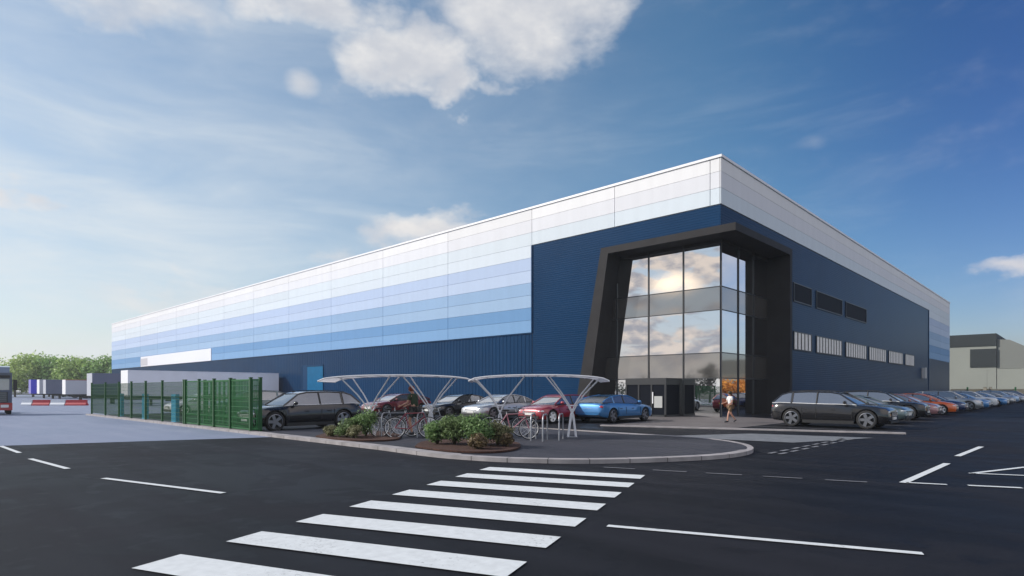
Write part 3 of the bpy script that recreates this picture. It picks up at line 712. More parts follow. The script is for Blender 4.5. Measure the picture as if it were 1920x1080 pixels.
# ------------------------------------------------------------------ bike shelters
ROOFM = bpy.data.materials.new('translucent shelter roof'); ROOFM.use_nodes = True
_b = ROOFM.node_tree.nodes['Principled BSDF']; _b.inputs['Base Color'].default_value = (.55, .54, .57, 1); _b.inputs['Roughness'].default_value = .35
_t = ROOFM.node_tree.nodes.new('ShaderNodeBsdfTranslucent'); _t.inputs[0].default_value = (.85, .85, .88, 1); _x = ROOFM.node_tree.nodes.new('ShaderNodeMixShader'); _x.inputs[0].default_value = .6
ROOFM.node_tree.links.new(_b.outputs[0], _x.inputs[1]); ROOFM.node_tree.links.new(_t.outputs[0], _x.inputs[2]); ROOFM.node_tree.links.new(_x.outputs[0], ROOFM.node_tree.nodes['Material Output'].inputs[0])
def shelter(cx, cy, w, label, supports):
    t = thing('bike_shelter', label, 'bike shelter', (cx, cy, .088), R(43.4), 'curved bike shelters')
    m = MB(); N = 24; dpt = .95
    def zr(u): return 1.80 + .19 * math.sqrt(max(0, 1 - (abs(u) ** 2.4))) ** 1.0
    for i in range(N):
        u0 = -1 + 2 * i / N; u1 = -1 + 2 * (i + 1) / N
        for a, b_ in ((-dpt, -dpt * .33), (-dpt * .33, dpt * .33), (dpt * .33, dpt)):
            m.add([(u0 * w, a, zr(u0)), (u1 * w, a, zr(u1)), (u1 * w, b_, zr(u1)), (u0 * w, b_, zr(u0)),
                   (u0 * w, a, zr(u0) + .02), (u1 * w, a, zr(u1) + .02), (u1 * w, b_, zr(u1) + .02), (u0 * w, b_, zr(u0) + .02)],
                  [(0, 3, 2, 1), (4, 5, 6, 7), (0, 1, 5, 4), (2, 3, 7, 6)], ROOFM)
    m.build('roof', t)
    m = MB()
    for yv in (-dpt, dpt): m.tube([(w * (-1 + 2 * i / N), yv, zr(-1 + 2 * i / N) + .005) for i in range(N + 1)], .022, STEEL, 6)
    for i in range(0, N + 1, 3):
        u = -1 + 2 * i / N; m.tube([(u * w, -dpt, zr(u) - .01), (u * w, dpt, zr(u) - .01)], .016, STEEL, 5)
    m.build('roof_frame', t)
    for sx in supports:
        m = MB()
        for yb, yt in ((-.12, -.85), (.12, .85)):
            for s in (-1, 1):
                top = (sx + s * .80, yt * .9, zr(max(-.98, min(.98, (sx + s * .80) / w))) - .01)
                m.tube([(sx - s * .13, yb, 0), (sx - s * .03, yb * 1.4, .72), (sx + s * .12, yb * 2.2, 1.05), (sx + s * .34, yb * 3.6, 1.38), top], .024, STEEL, 7)
        m.tube([(sx - .17, -.2, 1.02), (sx + .17, -.2, 1.02)], .016, STEEL, 5); m.tube([(sx - .17, .2, 1.02), (sx + .17, .2, 1.02)], .016, STEEL, 5)
        m.box(sx - .17, sx + .17, -.17, -.07, 0, .012, GALV); m.box(sx - .17, sx + .17, .07, .17, 0, .012, GALV)
        m.build('support', t)
    return t
# shelter axis runs along direction (cos43.4, sin43.4)
ux, uy = math.cos(R(43.4)), math.sin(R(43.4))
p = along(752, 20.0); shelter(p[0], p[1], 2.45, 'curved roof bike shelter behind the small left shrubs, with the cyclist under it', (-1.0, .98))
p = along(1008, 19.7); shelter(p[0], p[1], 2.18, 'curved roof bike shelter nearer the entrance, right of the large shrubs', (-1.22, 1.12))
def hoop(px, d, label, rz):
    p = along(px, d); m = MB()
    m.tube([(-.32, 0, 0), (-.32, 0, .62), (-.27, 0, .74), (-.18, 0, .79), (.18, 0, .79), (.27, 0, .74), (.32, 0, .62), (.32, 0, 0)], .024, GALV, 7)
    o = m.build('cycle_stand', None, (p[0], p[1], .088), R(rz), smooth=60); tag(o, label, 'cycle stand', 'galvanised hoop cycle stands')
hoop(1000, 18.5, 'galvanised hoop stand in front of the bright red hatchback, left of three', 118)
hoop(1022, 18.2, 'galvanised hoop stand in front of the bright red hatchback, middle of three', 118)
hoop(1052, 18.6, 'galvanised hoop stand closest to the right shelter post', 118)
hoop(724, 19.6, 'galvanised hoop stand holding the dark bicycle in the left shelter', 118)
hoop(790, 19.6, 'galvanised hoop stand between bicycles at the left shelter right post', 118)
# bicycles
def bicycle(px, d, rz, col, label):
    p = along(px, d); t = thing('bicycle', label, 'bicycle', (p[0], p[1], .088), R(rz), 'bicycles under the shelters')
    for x in (-.52, .52):
        m = MB(); m.tube([(x + .33 * math.cos(a * math.pi / 12), 0, .335 + .33 * math.sin(a * math.pi / 12)) for a in range(24)], .017, TYRE, 6, True)
        m.tube([(x + .305 * math.cos(a * math.pi / 12), 0, .335 + .305 * math.sin(a * math.pi / 12)) for a in range(24)], .009, RIM, 5, True)
        for a in range(12): m.tube([(x, 0, .335), (x + .3 * math.cos(a * math.pi / 6), 0, .335 + .3 * math.sin(a * math.pi / 6))], .003, RIM, 3)
        m.build('wheel', t)
    m = MB(); bb = (-.08, 0, .29); st_ = (-.2, 0, .78); hd = (.36, 0, .80); hb = (.40, 0, .68)
    for a, b_ in ((bb, st_), (bb, hb), (st_, hd), (bb, (-.52, 0, .335)), (st_, (-.52, 0, .335)), (hd, hb), (hb, (.52, 0, .335))): m.tube([a, b_], .018, col, 6)
    m.lathe([(.09, -.01), (.09, .01)], (-.08, -.03, .29), (0, 1, 0), TRIM, 14); m.build('frame', t)
    m = MB(); m.tube([(.34, 0, .80), (.33, 0, .93)], .014, RIM, 5); m.tube([(.26, -.28, .95), (.33, -.12, .94), (.33, .12, .94), (.26, .28, .95)], .014, TRIM, 5); m.build('handlebar', t)
    m = MB(); m.tube([(-.2, 0, .78), (-.22, 0, .88)], .013, RIM, 5); m.ball((-.24, 0, .9), .13, .065, .03, TRIM, 6); m.build('saddle', t)
BR = mat('bike frame red', (.25, .02, .04), .35, coat=1); BG = mat('bike frame grey', (.2, .21, .24), .35, coat=1); BD = mat('bike frame black', (.03, .03, .035), .35, coat=1); BP = mat('bike frame pink', (.42, .16, .2), .35, coat=1)
bicycle(742, 19.8, 60, BG, 'grey bicycle leaning at the left shelter, left of the cyclist')
bicycle(722, 20.6, 40, BD, 'black bicycle parked at the left post of the left shelter')
bicycle(772, 19.2, 55, BR, 'red bicycle held by the cyclist')
bicycle(804, 20.4, 30, BG, 'pale grey bicycle behind the large shrubs, right of the cyclist')
bicycle(962, 18.6, 62, BP, 'pinkish bicycle just right of the large shrubs')
bicycle(948, 19.8, 48, BD, 'dark bicycle at the left post of the right shelter')

# ------------------------------------------------------------------ foliage
def leafmat(name, a, b_):
    m = bpy.data.materials.new(name); m.use_nodes = True; nt = m.node_tree; B = nt.nodes['Principled BSDF']
    g_ = nt.nodes.new('ShaderNodeNewGeometry'); mx = nt.nodes.new('ShaderNodeMix'); mx.data_type = 'RGBA'
    nt.links.new(g_.outputs['Random Per Island'], mx.inputs[0]); mx.inputs[6].default_value = (*a, 1); mx.inputs[7].default_value = (*b_, 1)
    nt.links.new(mx.outputs[2], B.inputs['Base Color']); B.inputs['Roughness'].default_value = .6
    tr = nt.nodes.new('ShaderNodeBsdfTranslucent'); nt.links.new(mx.outputs[2], tr.inputs[0]); ms = nt.nodes.new('ShaderNodeMixShader'); ms.inputs[0].default_value = .3
    nt.links.new(B.outputs[0], ms.inputs[1]); nt.links.new(tr.outputs[0], ms.inputs[2]); nt.links.new(ms.outputs[0], nt.nodes['Material Output'].inputs[0])
    return m
LEAF = leafmat('shrub leaf', (.06, .11, .03), (.22, .31, .12)); LEAFR = leafmat('reddish shrub leaf', (.10, .06, .035), (.22, .17, .08)); LEAFO = leafmat('olive shrub leaf', (.09, .09, .04), (.27, .27, .13))
LEAFG = leafmat('bright shrub leaf', (.07, .15, .04), (.25, .38, .14))
TLEAF = [leafmat('tree leaf', (.20, .32, .07), (.52, .70, .20)), leafmat('dark tree leaf', (.13, .27, .06), (.36, .56, .16)), leafmat('yellow tree leaf', (.24, .33, .07), (.50, .64, .19))]
ALEAF = leafmat('autumn leaf', (.45, .16, .02), (.75, .34, .05)); DLEAF = leafmat('dark hedge leaf', (.012, .016, .010), (.03, .04, .02))
BARK = mat('bark', (.06, .045, .03), .9, var=.3, vscale=4)
def leaves(mb, lobes, n, size, m, rng, fill=.35):
    tot = sum(l[3] * l[3] for l in lobes)
    for (x, y, z, r, fz) in [(l[0], l[1], l[2], l[3], l[4]) for l in lobes]:
        for _ in range(int(n * r * r / tot)):
            d = Vector((rng.gauss(0, 1), rng.gauss(0, 1), rng.gauss(0, 1))).normalized()
            rr = r * (rng.random() ** fill) * (1 + .12 * math.sin(d.x * 9 + x * 3) * math.cos(d.z * 8 + y)) 
            c = Vector((x, y, z)) + Vector((d.x * rr, d.y * rr, d.z * rr * fz))
            if c.z < .02: continue
            nrm = (d + Vector((rng.gauss(0, .6), rng.gauss(0, .6), rng.gauss(0, .6) + .35))).normalized()
            a = nrm.orthogonal().normalized(); a.rotate(Matrix.Rotation(rng.random() * 6.28, 3, nrm)); b_ = nrm.cross(a)
            s = size * rng.uniform(.6, 1.35)
            mb.add([c - a * s, c - b_ * s * .5, c + a * s, c + b_ * s * .5], [(0, 1, 2, 3)], m)
def shrub(px, d, r, h, m, label, seed, n=2600):
    p = along(px, d); rng = random.Random(seed)
    t = thing('shrub', label, 'shrub', (p[0], p[1], .13), rng.random() * 6, 'shrubs in the mulch beds')
    lobes = [(0, 0, h * .5, r * .75, h / r * .62)] + [(rng.uniform(-.55, .55) * r, rng.uniform(-.55, .55) * r, h * rng.uniform(.3, .72), r * rng.uniform(.34, .5), .8) for _ in range(9)]
    mb = MB(); leaves(mb, lobes, n, .036, m, rng, .4); mb.build('foliage', t, recalc=False)
    mb = MB()
    for i in range(9):
        a = i * .7; mb.tube([(0, 0, -.03), (math.cos(a) * r * .3, math.sin(a) * r * .3, h * .4), (math.cos(a) * r * .55, math.sin(a) * r * .55, h * .7)], [.016, .01, .005], BARK, 4)
    mb.build('stem', t)
shrub(622, 19.3, .30, .40, LEAFO, 'small olive shrub at the left tip of the left bed', 1, 1500)
shrub(650, 19.1, .42, .62, LEAF, 'mid green shrub left of centre in the left bed', 2)
shrub(686, 19.4, .50, .92, LEAFG, 'tallest leafy shrub at the right end of the left bed', 3, 3200)
shrub(664, 18.6, .30, .44, LEAFO, 'low olive shrub in front in the left bed', 10, 1500)
shrub(820, 16.6, .45, .70, LEAFG, 'bright green shrub at the left end of the right bed', 4)
shrub(852, 16.4, .52, .90, LEAF, 'rounded green shrub second from left in the right bed', 5, 3200)
shrub(896, 16.0, .60, .92, LEAFG, 'largest fresh green shrub in the right bed', 6, 4200)
shrub(896, 15.2, .30, .42, LEAFR, 'low reddish shrub in front of the largest green shrub', 7, 1800)
shrub(934, 16.3, .45, .70, LEAFO, 'dull olive shrub at the right end of the right bed', 8, 2200)
shrub(950, 15.9, .24, .38, LEAFR, 'small reddish shrub at the right tip of the right bed', 9, 1100)
def tree(x, y, h, r, lm, label, seed, group, n=2200, name='broadleaf_tree', leaf=.34):
    rng = random.Random(seed); t = thing(name, label, 'tree', (x, y, 0), 0, group)
    mb = MB(); mb.tube([(0, 0, -.1), (.1, .05, h * .3), (0, .1, h * .6), (.1, 0, h * .85)], [h * .025, h * .02, h * .013, h * .006], BARK, 7)
    for i in range(6):
        a = i * 1.05 + rng.random(); z0 = h * (.3 + .07 * i)
        mb.tube([(0.05, .05, z0), (math.cos(a) * r * .4, math.sin(a) * r * .4, z0 + h * .12), (math.cos(a) * r * .7, math.sin(a) * r * .7, z0 + h * .2)], [h * .01, h * .007, h * .003], BARK, 5)
    mb.build('trunk', t)
    lobes = [(0, 0, h * .58, r * .7, 1.0)]
    for i in range(16):
        a = rng.random() * 6.28; q_ = rng.uniform(.25, .8) * r; lobes.append((math.cos(a) * q_, math.sin(a) * q_, h * rng.uniform(.25, .9) if q_ < .5 * r else h * rng.uniform(.22, .72), r * rng.uniform(.22, .42), rng.uniform(.65, 1.0)))
    mb = MB(); leaves(mb, lobes, n, leaf, lm, rng, .45); mb.build('crown', t, recalc=False)
    return t
TG = 'trees beyond the trailers'
tl = ['leftmost pale tree behind the truck cab', 'yellow green tree just right of the truck cab', 'taller tree above the blue trailer', 'broad tree above the grey trailers', 'dense tree left of the white trailer', 'dark green tree above the white trailer', 'rounded tree between white trailer and warehouse', 'dark tree touching the warehouse end']
ti = 0
for px, ztop, d, r, k_ in ((-5, 672, 150, 7, 0), (28, 668, 146, 6, 2), (62, 660, 150, 7, 0), (92, 664, 156, 6.5, 2), (118, 660, 150, 6.5, 1), (146, 664, 148, 6, 0), (172, 665, 152, 6, 1), (200, 660, 150, 6.5, 1)):
    p = along(px, d); tree(p[0], p[1], 1.6 + (732 - ztop) * d / 1136 - .5, r, TLEAF[k_], tl[ti], 20 + ti, TG, 3000, leaf=.36); ti += 1
tree(-21, -43, 5.9, 1.7, DLEAF, 'small dark tree mirrored in the entrance glass', 41, None, 2600, leaf=.12)
for i in range(14):
    tree(-95 + i * 12 + random.uniform(-3, 3), -112 + random.uniform(-4, 4), random.uniform(3.2, 5.2), 6, DLEAF, 'dark tree in the low belt across the road, mirrored in the glass', 60 + i, 'dark tree belt across the road', 700, leaf=.5)
for i, (x, y) in enumerate(((38, 88), (45, 96), (52, 103), (33, 96), (42, 106))):
    tree(x, y, 3.9 + .3 * i, 3.6, ALEAF, 'orange autumn tree mirrored in the right entrance glass', 80 + i, 'autumn trees to the right', 1500, leaf=.3)

# ------------------------------------------------------------------ trailers, containers, truck, barriers
WHT = mat('white trailer side', (.74, .75, .82), .5, var=.05, vscale=.6); WHE = mat('white trailer end', (.78, .78, .8), .45); CHS = mat('chassis', (.02, .02, .022), .7)
GRYT = mat('dark slate trailer side', (.10, .12, .19), .5, var=.08, vscale=.5); BLUT = mat('vivid blue trailer', (.03, .03, .55), .45); LBT = mat('lilac trailer side', (.20, .18, .55), .5); PALE = mat('pale grey trailer', (.42, .44, .50), .5)
RDT = mat('red panel', (.30, .03, .03), .5)
def trailer(x, y, L_, Hh, side, end, label, redtop=False):
    t = thing('trailer', label, 'trailer', (x, y, 0), 0, 'trailers backed up to the warehouse')
    m = MB(); m.box(-2.5, 0, 0, L_, .95, Hh, side); m.box(-2.5, 0, -.02, 0, .97, Hh - .02, end)
    for i in range(1, int(L_ / 1.3)): m.box(0, .015, i * 1.3, i * 1.3 + .05, .95, Hh - .1, side)
    m.box(-2.52, .02, -.01, L_, Hh - .1, Hh + .01, RDT if redtop else side); m.build('box', t)
    m = MB(); m.box(-2.2, -.3, .4, L_ - .3, .7, .95, CHS); m.box(-1.9, -1.7, 2.2, 2.4, 0, .7, CHS); m.box(-.8, -.6, 2.2, 2.4, 0, .7, CHS); m.box(-.06, -.02, 3.5, L_ - 5, .45, .9, CHS); m.build('chassis', t)
    for yw in (L_ - 4.4, L_ - 3.2, L_ - 2.0):
        for xx in (-.28, -2.2):
            m = MB(); m.lathe([(0, -.15), (.28, -.15), (.48, -.13), (.5, 0), (.48, .13), (.28, .15), (0, .15)], (xx, yw, .5), (1, 0, 0), TYRE, 18); m.build('wheel', t, smooth=40)
def ongl(px, y):
    c_, s_ = .726207, .687476; k_ = (px - 960) / 1136; rx_, ry_ = k_ * c_ - s_, k_ * s_ + c_; d = (y - CY) / ry_; return CX + d * rx_
trailer(ongl(240, -16.6), -16.6, 16, 3.68, WHT, WHE, 'long pale grey trailer backed up behind the green fence')
trailer(ongl(173, -17), -17, 16.4, 3.62, GRYT, PALE, 'dark slate trailer between the long pale trailer and the white one')
trailer(ongl(123, -12.5), -12.5, 12, 3.4, PALE, WHE, 'white trailer with a red top edge, left of the dark slate trailer', True)
trailer(ongl(86, -12.5), -12.5, 12, 3.6, GRYT, PALE, 'grey and slate trailer in the middle of the far trailers')
trailer(ongl(74, -12.5), -12.5, 12, 3.7, PALE, WHE, 'pale grey trailer right beside the vivid blue trailer')
trailer(ongl(58, -12.5), -12.5, 12, 3.8, BLUT, LBT, 'vivid blue trailer nearest the truck cab')
# barriers
def barrier(x, y, L_, col, rz, label):
    m = MB(); m.prism([(-.25, 0), (.25, 0), (.25, .12), (.1, .3), (.08, .6), (-.08, .6), (-.1, .3), (-.25, .12)], 0, L_, col, 'x')
    o = m.build('traffic_barrier', None, (x, y, .006), rz); tag(o, label, 'barrier', 'red and white traffic barriers')
RB = mat('red plastic barrier', (.40, .02, .035), .5); WB = mat('white plastic barrier', (.62, .66, .72), .5)
d0 = Vector(along(40, 64)); d1 = Vector(along(165, 64)); L_ = (d1 - d0).length; dd = (d1 - d0).normalized(); rzb = math.atan2(dd.y, dd.x)
bl = ['white barrier left of the leftmost red barrier', 'red barrier left of the gap below the slate trailers', 'white barrier between the two red barriers', 'red barrier at the end of the green fence']
for (a, b_, c_), lb in zip(((42, 62, WB), (63, 95, RB), (96, 124, WB), (125, 164, RB)), bl):
    pa = along(a, 64); pb = along(b_, 64); barrier(pa[0], pa[1], (Vector(pb) - Vector(pa)).length - .05, c_, rzb, lb)
# truck, facing down the road towards the viewer
TK = thing('truck', 'truck cab with red bumper and pale windscreen at the left photo edge', 'truck', (-35.6, -29.55, 0.006), R(-7))
CABP = mat('truck cab paint', (.05, .07, .13), .35, coat=1); 
m = MB(); m.box(-2.0, 0, -1.22, 1.22, .55, 2.75, CABP); m.prism([(-2.0, 2.75), (-.35, 2.75), (-1.1, 3.15), (-2.0, 3.25)], -1.1, 1.1, CABP, 'y'); m.build('cab', TK)
m = MB(); m.box(.0, .03, -1.08, 1.08, 1.62, 2.35, mat('pale windscreen', (.50, .50, .52), .15, .6)); m.box(-1.0, -.3, 1.22, 1.235, 1.6, 2.3, CGLASS); m.build('windscreen', TK)
m = MB(); m.box(.0, .25, -1.12, 1.12, 2.42, 2.58, TRIM); m.build('sun_visor', TK)
m = MB(); m.box(.0, .06, -1.0, 1.0, .82, 1.50, TRIM)
for i in range(5): m.box(.06, .08, -.95, .95, .88 + i * .13, .92 + i * .13, RIMD)
m.build('grille', TK)
m = MB(); m.box(-.5, .14, -1.24, 1.24, .30, .78, mat('red bumper', (.33, .02, .02), .4, coat=1)); m.build('bumper', TK)
for s in (-1, 1):
    m = MB(); m.box(.14, .17, s * .85 - .2, s * .85 + .2, .48, .66, HEADL); m.build('headlight', TK)
    m = MB(); m.box(-.1, .05, s * 1.38 - .1, s * 1.38 + .1, 1.6, 2.3, TRIM); m.box(-.05, 0, s * 1.25 - .06, s * 1.25 + .06, 2.2, 2.24, TRIM); m.build('mirror', TK)
    m = MB(); m.lathe([(0, -.15), (.28, -.15), (.48, -.13), (.5, 0), (.48, .13), (.28, .15), (0, .15)], (-.95, s * 1.05, .5), (0, 1, 0), TYRE, 20); m.build('wheel', TK, smooth=40)
    m = MB(); m.lathe([(0, -.15), (.28, -.15), (.48, -.13), (.5, 0), (.48, .13), (.28, .15), (0, .15)], (-4.6, s * .95, .5), (0, 1, 0), TYRE, 20); m.build('wheel', TK, smooth=40)
m = MB(); m.box(-6.5, -1.9, -.5, .5, .6, .9, CHS); m.build('chassis', TK)

# ------------------------------------------------------------------ background industrial unit on the right
BGm = mat('pale beige cladding', (.27, .285, .255), .8, var=.05, vscale=.15); BGd = mat('dark grey cladding', (.025, .032, .034), .8); BGl = mat('grey green cladding', (.19, .20, .185), .8)
def upx(px, py, d): p = along(px, d); return (p[0], p[1], 1.6 + (732 - py) * d / 1136)
B2 = thing('industrial_unit', 'pale beige industrial unit with dark square panel beyond the car row', 'building', (0, 0, 0))
YB = 122.0
def bx(px, py0, py1, y_=YB):
    x = ongl(px, y_); d_ = (x - CX) * -.687476 + (y_ - CY) * .726207
    return x, max(0, 1.6 + (732 - py1) * d_ / 1136), 1.6 + (732 - py0) * d_ / 1136
def block(px0, px1, py0, py1, name, m, y0, th):
    xa, zb_, zt_ = bx(px0, py0, py1); xb, _, _ = bx(px1, py0, py1); mb = MB(); mb.box(xa, xb, y0, y0 + th, zb_, zt_, m); return mb.build(name, B2)
block(1690, 1868, 637, 800, 'wall', BGm, YB, 60)
block(1690, 1868.5, 634, 655, 'eaves_band', BGd, YB - .15, 60.1)
block(1819, 1868.5, 655.2, 689, 'dark_panel', BGd, YB - .15, 2)
mb = MB(); xa, z0, z1 = bx(1869, 636, 691); xb = xa + 60
poly = [(xa, z0), (xa, z1), (xa + 2, z1 - .2), (xa + 4.2, z1 - 1.5), (xa + 5.2, z1 - 2.3), (xb, z1 - 2.3), (xb, z0)]
mb.prism(poly, YB + .3, YB + 60, BGl, 'y'); mb.build('upper_wall', B2)
mb = MB(); mb.box(xa, xb, YB + .1, YB + 59, 0, z0 - .02, BGm); mb.build('wall', B2)
mb = MB(); mb.box(xa, xb, YB + .05, YB + .4, z0 - .02, z0 + .12, BGl)
for i in range(10): mb.box(xa - 8 + i * 6.4, xa - 7.95 + i * 6.4, YB - .02, YB + .2, 0, z0 - .2, BGl)
mb.build('cladding_trim', B2)
# low buff wall and green posts in front of it
t = thing('boundary_fence', 'low buff panelled fence with green posts before the beige unit', 'fence')
mb = MB(); BUF = mat('buff panel', (.40, .36, .26), .8, var=.15, vscale=1)
a = Vector(along(1783, 108)); b = Vector(along(1990, 108)); L_ = (b - a).length; u = (b - a) / L_
T = Matrix(((u.x, -u.y, 0, a.x), (u.y, u.x, 0, a.y), (0, 0, 1, 0), (0, 0, 0, 1)))
mb.box(0, L_, 0, .1, 0, 1.85, BUF, T); mb.build('panel', t)
for px in (1814, 1904, 1960):
    p = Vector(along(px, 107.6)); mb = MB(); mb.box(p.x - .12, p.x + .12, p.y - .12, p.y + .12, 0, 2.2, GREEN); mb.build('post', t)
mb = MB(); s0 = (Vector(along(1905, 107.7)) - a).length; mb.box(s0, L_, -.12, -.02, .7, 1.0, GREEN, T); mb.build('rail', t)
for px, w_ in ((1847, .24), (1857, .2)):
    p = along(px, 107.2); m = MB(); m.box(-w_, w_, -w_, w_, 0, 2.15, mat('stone pier', (.25, .23, .18), .8)); m.box(-w_ - .04, w_ + .04, -w_ - .04, w_ + .04, 2.15, 2.22, BGl)
    tag(m.build('gate_pier', None, (p[0], p[1], 0)), 'brown gate pier before the beige unit, ' + ('left one' if px == 1847 else 'right one'), 'pier', 'gate piers')

# ------------------------------------------------------------------ people
SKIN = mat('skin', (.50, .27, .19), .6); HAIRB = mat('dark hair', (.04, .03, .015), .7); HAIRR = mat('auburn hair', (.22, .05, .025), .7)
def skinned(name, verts, edges, rad, m, parent, sub=1, root=0):
    me = bpy.data.meshes.new(name); me.from_pydata(verts, edges, []); o = bpy.data.objects.new(name, me); S.collection.objects.link(o)
    md = o.modifiers.new('s', 'SKIN'); md.use_smooth_shade = True
    lay = me.skin_vertices[0].data if me.skin_vertices else None
    if lay is None:
        bm = bmesh.new(); bm.from_mesh(me); bm.verts.layers.skin.verify(); bm.to_mesh(me); bm.free(); lay = me.skin_vertices[0].data
    for i, r in enumerate(rad): lay[i].radius = (r, r) if not isinstance(r, tuple) else r
    lay[root].use_root = True
    sb = o.modifiers.new('u', 'SUBSURF'); sb.levels = sb.render_levels = sub
    dg = bpy.context.evaluated_depsgraph_get(); nm = bpy.data.meshes.new_from_object(o.evaluated_get(dg)); o.modifiers.clear(); o.data = nm
    nm.materials.clear(); nm.materials.append(m); o.parent = parent; return o
def person(label, loc, rz, J, top, bottom, hair, shoes, longhair=False):
    """J: dict of joints in local metres; x forward, y left"""
    t = thing('person', label, 'person', loc, R(rz)); V = []; E = []; Rr = []
    def a(p, r, pr=None):
        V.append(p); Rr.append(r)
        if pr is not None: E.append((pr, len(V) - 1))
        return len(V) - 1
    lerp = lambda p, q, k: tuple(p[i] * (1 - k) + q[i] * k for i in range(3))
    pel = a(J['pelvis'], (.13, .105)); wa = a(lerp(J['pelvis'], J['chest'], .45), (.115, .09), pel); ch = a(J['chest'], (.135, .10), wa)
    nk = a(J['neck'], .055, ch); hb = a(lerp(J['neck'], J['head'], .45), .062, nk); hd = a(J['head'], (.078, .088), hb); ht = a((J['head'][0], J['head'][1], J['head'][2] + .10), .055, hd)
    nz_ = a((J['head'][0] + .095, J['head'][1], J['head'][2] - .02), .014, hd)
    for s in 'LR':
        sh = a(J['sh' + s], .055, ch); elb = a(J['el' + s], .040, sh); wr_ = a(J['wr' + s], .026, elb)
        d = (Vector(J['wr' + s]) - Vector(J['el' + s])).normalized(); w = Vector(J['wr' + s]); pm = a(tuple(w + d * .07), (.036, .018), wr_)
        sd_ = Vector((1, 0, 0)) - d * d.x; sd_ = sd_.normalized() if sd_.length > .1 else Vector((0, 0, 1))
        for i, ln in enumerate((.062, .072, .068, .052)):
            off = sd_ * (.027 - .018 * i); f1 = a(tuple(w + d * .10 + off), .0095, pm); cu = d.cross(sd_) * (.02)
            f2 = a(tuple(w + d * (.10 + ln * .5) + off * 1.05 + cu * .3), .0085, f1); a(tuple(w + d * (.10 + ln) + off * 1.05 + cu), .0075, f2)
        th = a(tuple(w + d * .05 + sd_ * .045), .010, pm); a(tuple(w + d * .085 + sd_ * .06), .009, th)
        hp = a(J['hip' + s], .088, pel); kn = a(J['kn' + s], .055, hp); cf = a(lerp(J['kn' + s], J['an' + s], .3), .053, kn); an = a(J['an' + s], .034, cf)
        a(lerp(J['an' + s], J['toe' + s], .9), .028, an)
    skinned('body', V, E, Rr, SKIN, t)
    # clothing
    j = J; V2 = [j['pelvis'], lerp(j['pelvis'], j['chest'], .5), j['chest'], lerp(j['chest'], j['neck'], .75)]; E2 = [(0, 1), (1, 2), (2, 3)]; R2 = [(.15, .125), (.132, .11), (.152, .118), (.085, .08)]
    for s in 'LR':
        V2 += [j['sh' + s], lerp(j['sh' + s], j['el' + s], .7)]; R2 += [.072, .062]; E2 += [(2, len(V2) - 2), (len(V2) - 2, len(V2) - 1)]
    skinned('top', V2, E2, R2, top, t)
    V2 = [j['pelvis']]; R2 = [(.158, .13)]; E2 = []
    for s in 'LR':
        V2 += [j['hip' + s], lerp(j['hip' + s], j['kn' + s], .8)]; R2 += [.105, .085]; E2 += [(0, len(V2) - 2), (len(V2) - 2, len(V2) - 1)]
    skinned('shorts', V2, E2, R2, bottom, t)
    h = J['head']; mb = MB(); mb.ball((h[0] - .022, h[1], h[2] + .045), .108, .10, .105, hair, 10)
    if longhair: mb.ball((h[0] - .085, h[1], h[2] - .06), .05, .08, .13, hair, 8)
    mb.build('hair', t, smooth=60)
    mb = MB()
    for sy in (-1, 1): mb.ball((h[0] + .083, h[1] + sy * .033, h[2] + .005), .008, .013, .007, mat('eye', (.03, .03, .03), .2), 5)
    mb.ball((h[0] + .086, h[1], h[2] - .062), .008, .024, .006, mat('lips', (.35, .1, .09), .5), 5)
    mb.build('face', t, smooth=60)
    for s in 'LR':
        an = Vector(J['an' + s]); to = Vector(J['toe' + s]); mb = MB(); dr = (to - an); mb.tube([an - dr * .3 + Vector((0, 0, -.02)), an.lerp(to, .4), to], [.045, .048, .032], shoes, 8); mb.build('shoe', t, smooth=60)
    return t
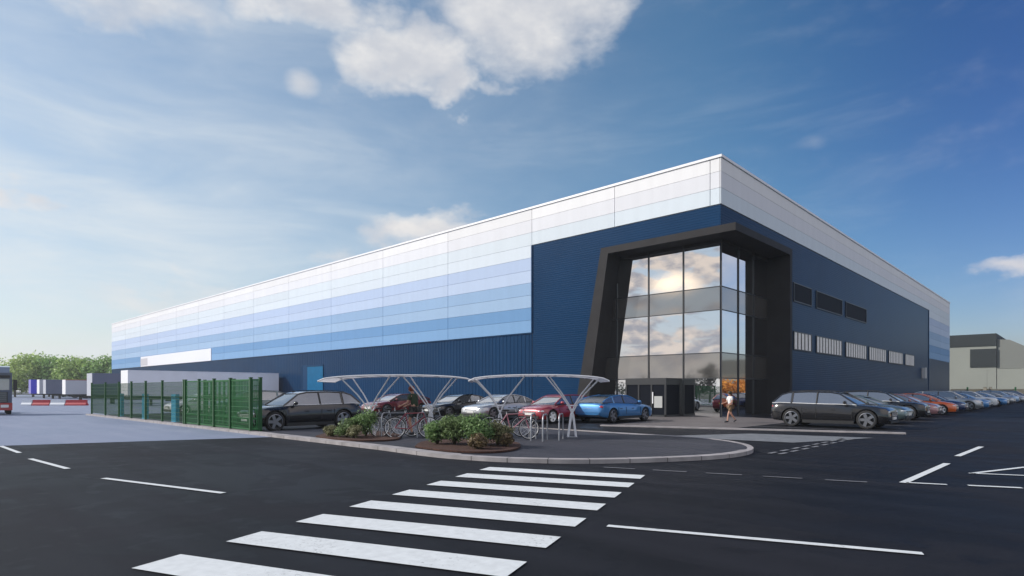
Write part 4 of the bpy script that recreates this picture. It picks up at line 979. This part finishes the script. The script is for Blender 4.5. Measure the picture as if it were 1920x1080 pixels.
walk = dict(pelvis=(0, 0, .93), chest=(.02, 0, 1.27), neck=(.03, 0, 1.45), head=(.06, 0, 1.57), shL=(.02, .17, 1.38), shR=(.03, -.17, 1.38), elL=(.02, .22, 1.12), elR=(.10, -.22, 1.11),
            wrL=(.22, .2, 1.0), wrR=(.30, -.16, 1.06), hipL=(.0, .095, .88), hipR=(0, -.095, .88), knL=(.17, .09, .50), knR=(-.10, -.09, .47), anL=(.24, .09, .09), anR=(-.36, -.09, .14), toeL=(.40, .09, .05), toeR=(-.26, -.09, .05))
SH = mat('white shirt', (.72, .72, .72), .8, var=.06, vscale=8); BS = mat('brown shorts', (.19, .115, .06), .8); DK = mat('dark shoe', (.03, .03, .035), .6)
WK = person('person in a white top and brown shorts walking past the entrance glass', (3.05, -5.6, .01), 223 + 12, walk, SH, BS, HAIRB, DK, True); WK.scale = (.91, .91, .91)
stand = dict(pelvis=(0, 0, .90), chest=(.07, 0, 1.22), neck=(.11, 0, 1.40), head=(.17, 0, 1.50), shL=(.09, .17, 1.33), shR=(.09, -.17, 1.33), elL=(.16, .23, 1.07), elR=(.20, -.22, 1.07),
             wrL=(.42, .2, .98), wrR=(.42, -.16, .98), hipL=(.0, .095, .86), hipR=(0, -.095, .86), knL=(.16, .12, .50), knR=(.02, -.09, .47), anL=(.05, .12, .09), anR=(-.10, -.09, .09), toeL=(.22, .12, .05), toeR=(.06, -.09, .05))
pc = along(779, 20.0)
person('person in a dark green top bending over the red bicycle under the left shelter', (pc[0], pc[1], .115), 200, stand, mat('green top', (.035, .06, .03), .8), mat('dark shorts', (.05, .05, .05), .8), HAIRR, DK)

# ------------------------------------------------------------------ haze
hz = bpy.data.materials.new('haze air'); hz.use_nodes = True; hz.node_tree.nodes.clear()
pv = hz.node_tree.nodes.new('ShaderNodeVolumePrincipled'); pv.inputs['Color'].default_value = (.90, .94, 1, 1); pv.inputs['Density'].default_value = .0005; pv.inputs['Anisotropy'].default_value = .3
ho = hz.node_tree.nodes.new('ShaderNodeOutputMaterial'); hz.node_tree.links.new(pv.outputs[0], ho.inputs['Volume'])
m = MB(); m.box(-1450, 1450, -1450, 1450, -1, 19, hz); tag(m.build('haze'), kind='stuff')
S.cycles.volume_bounces = 0
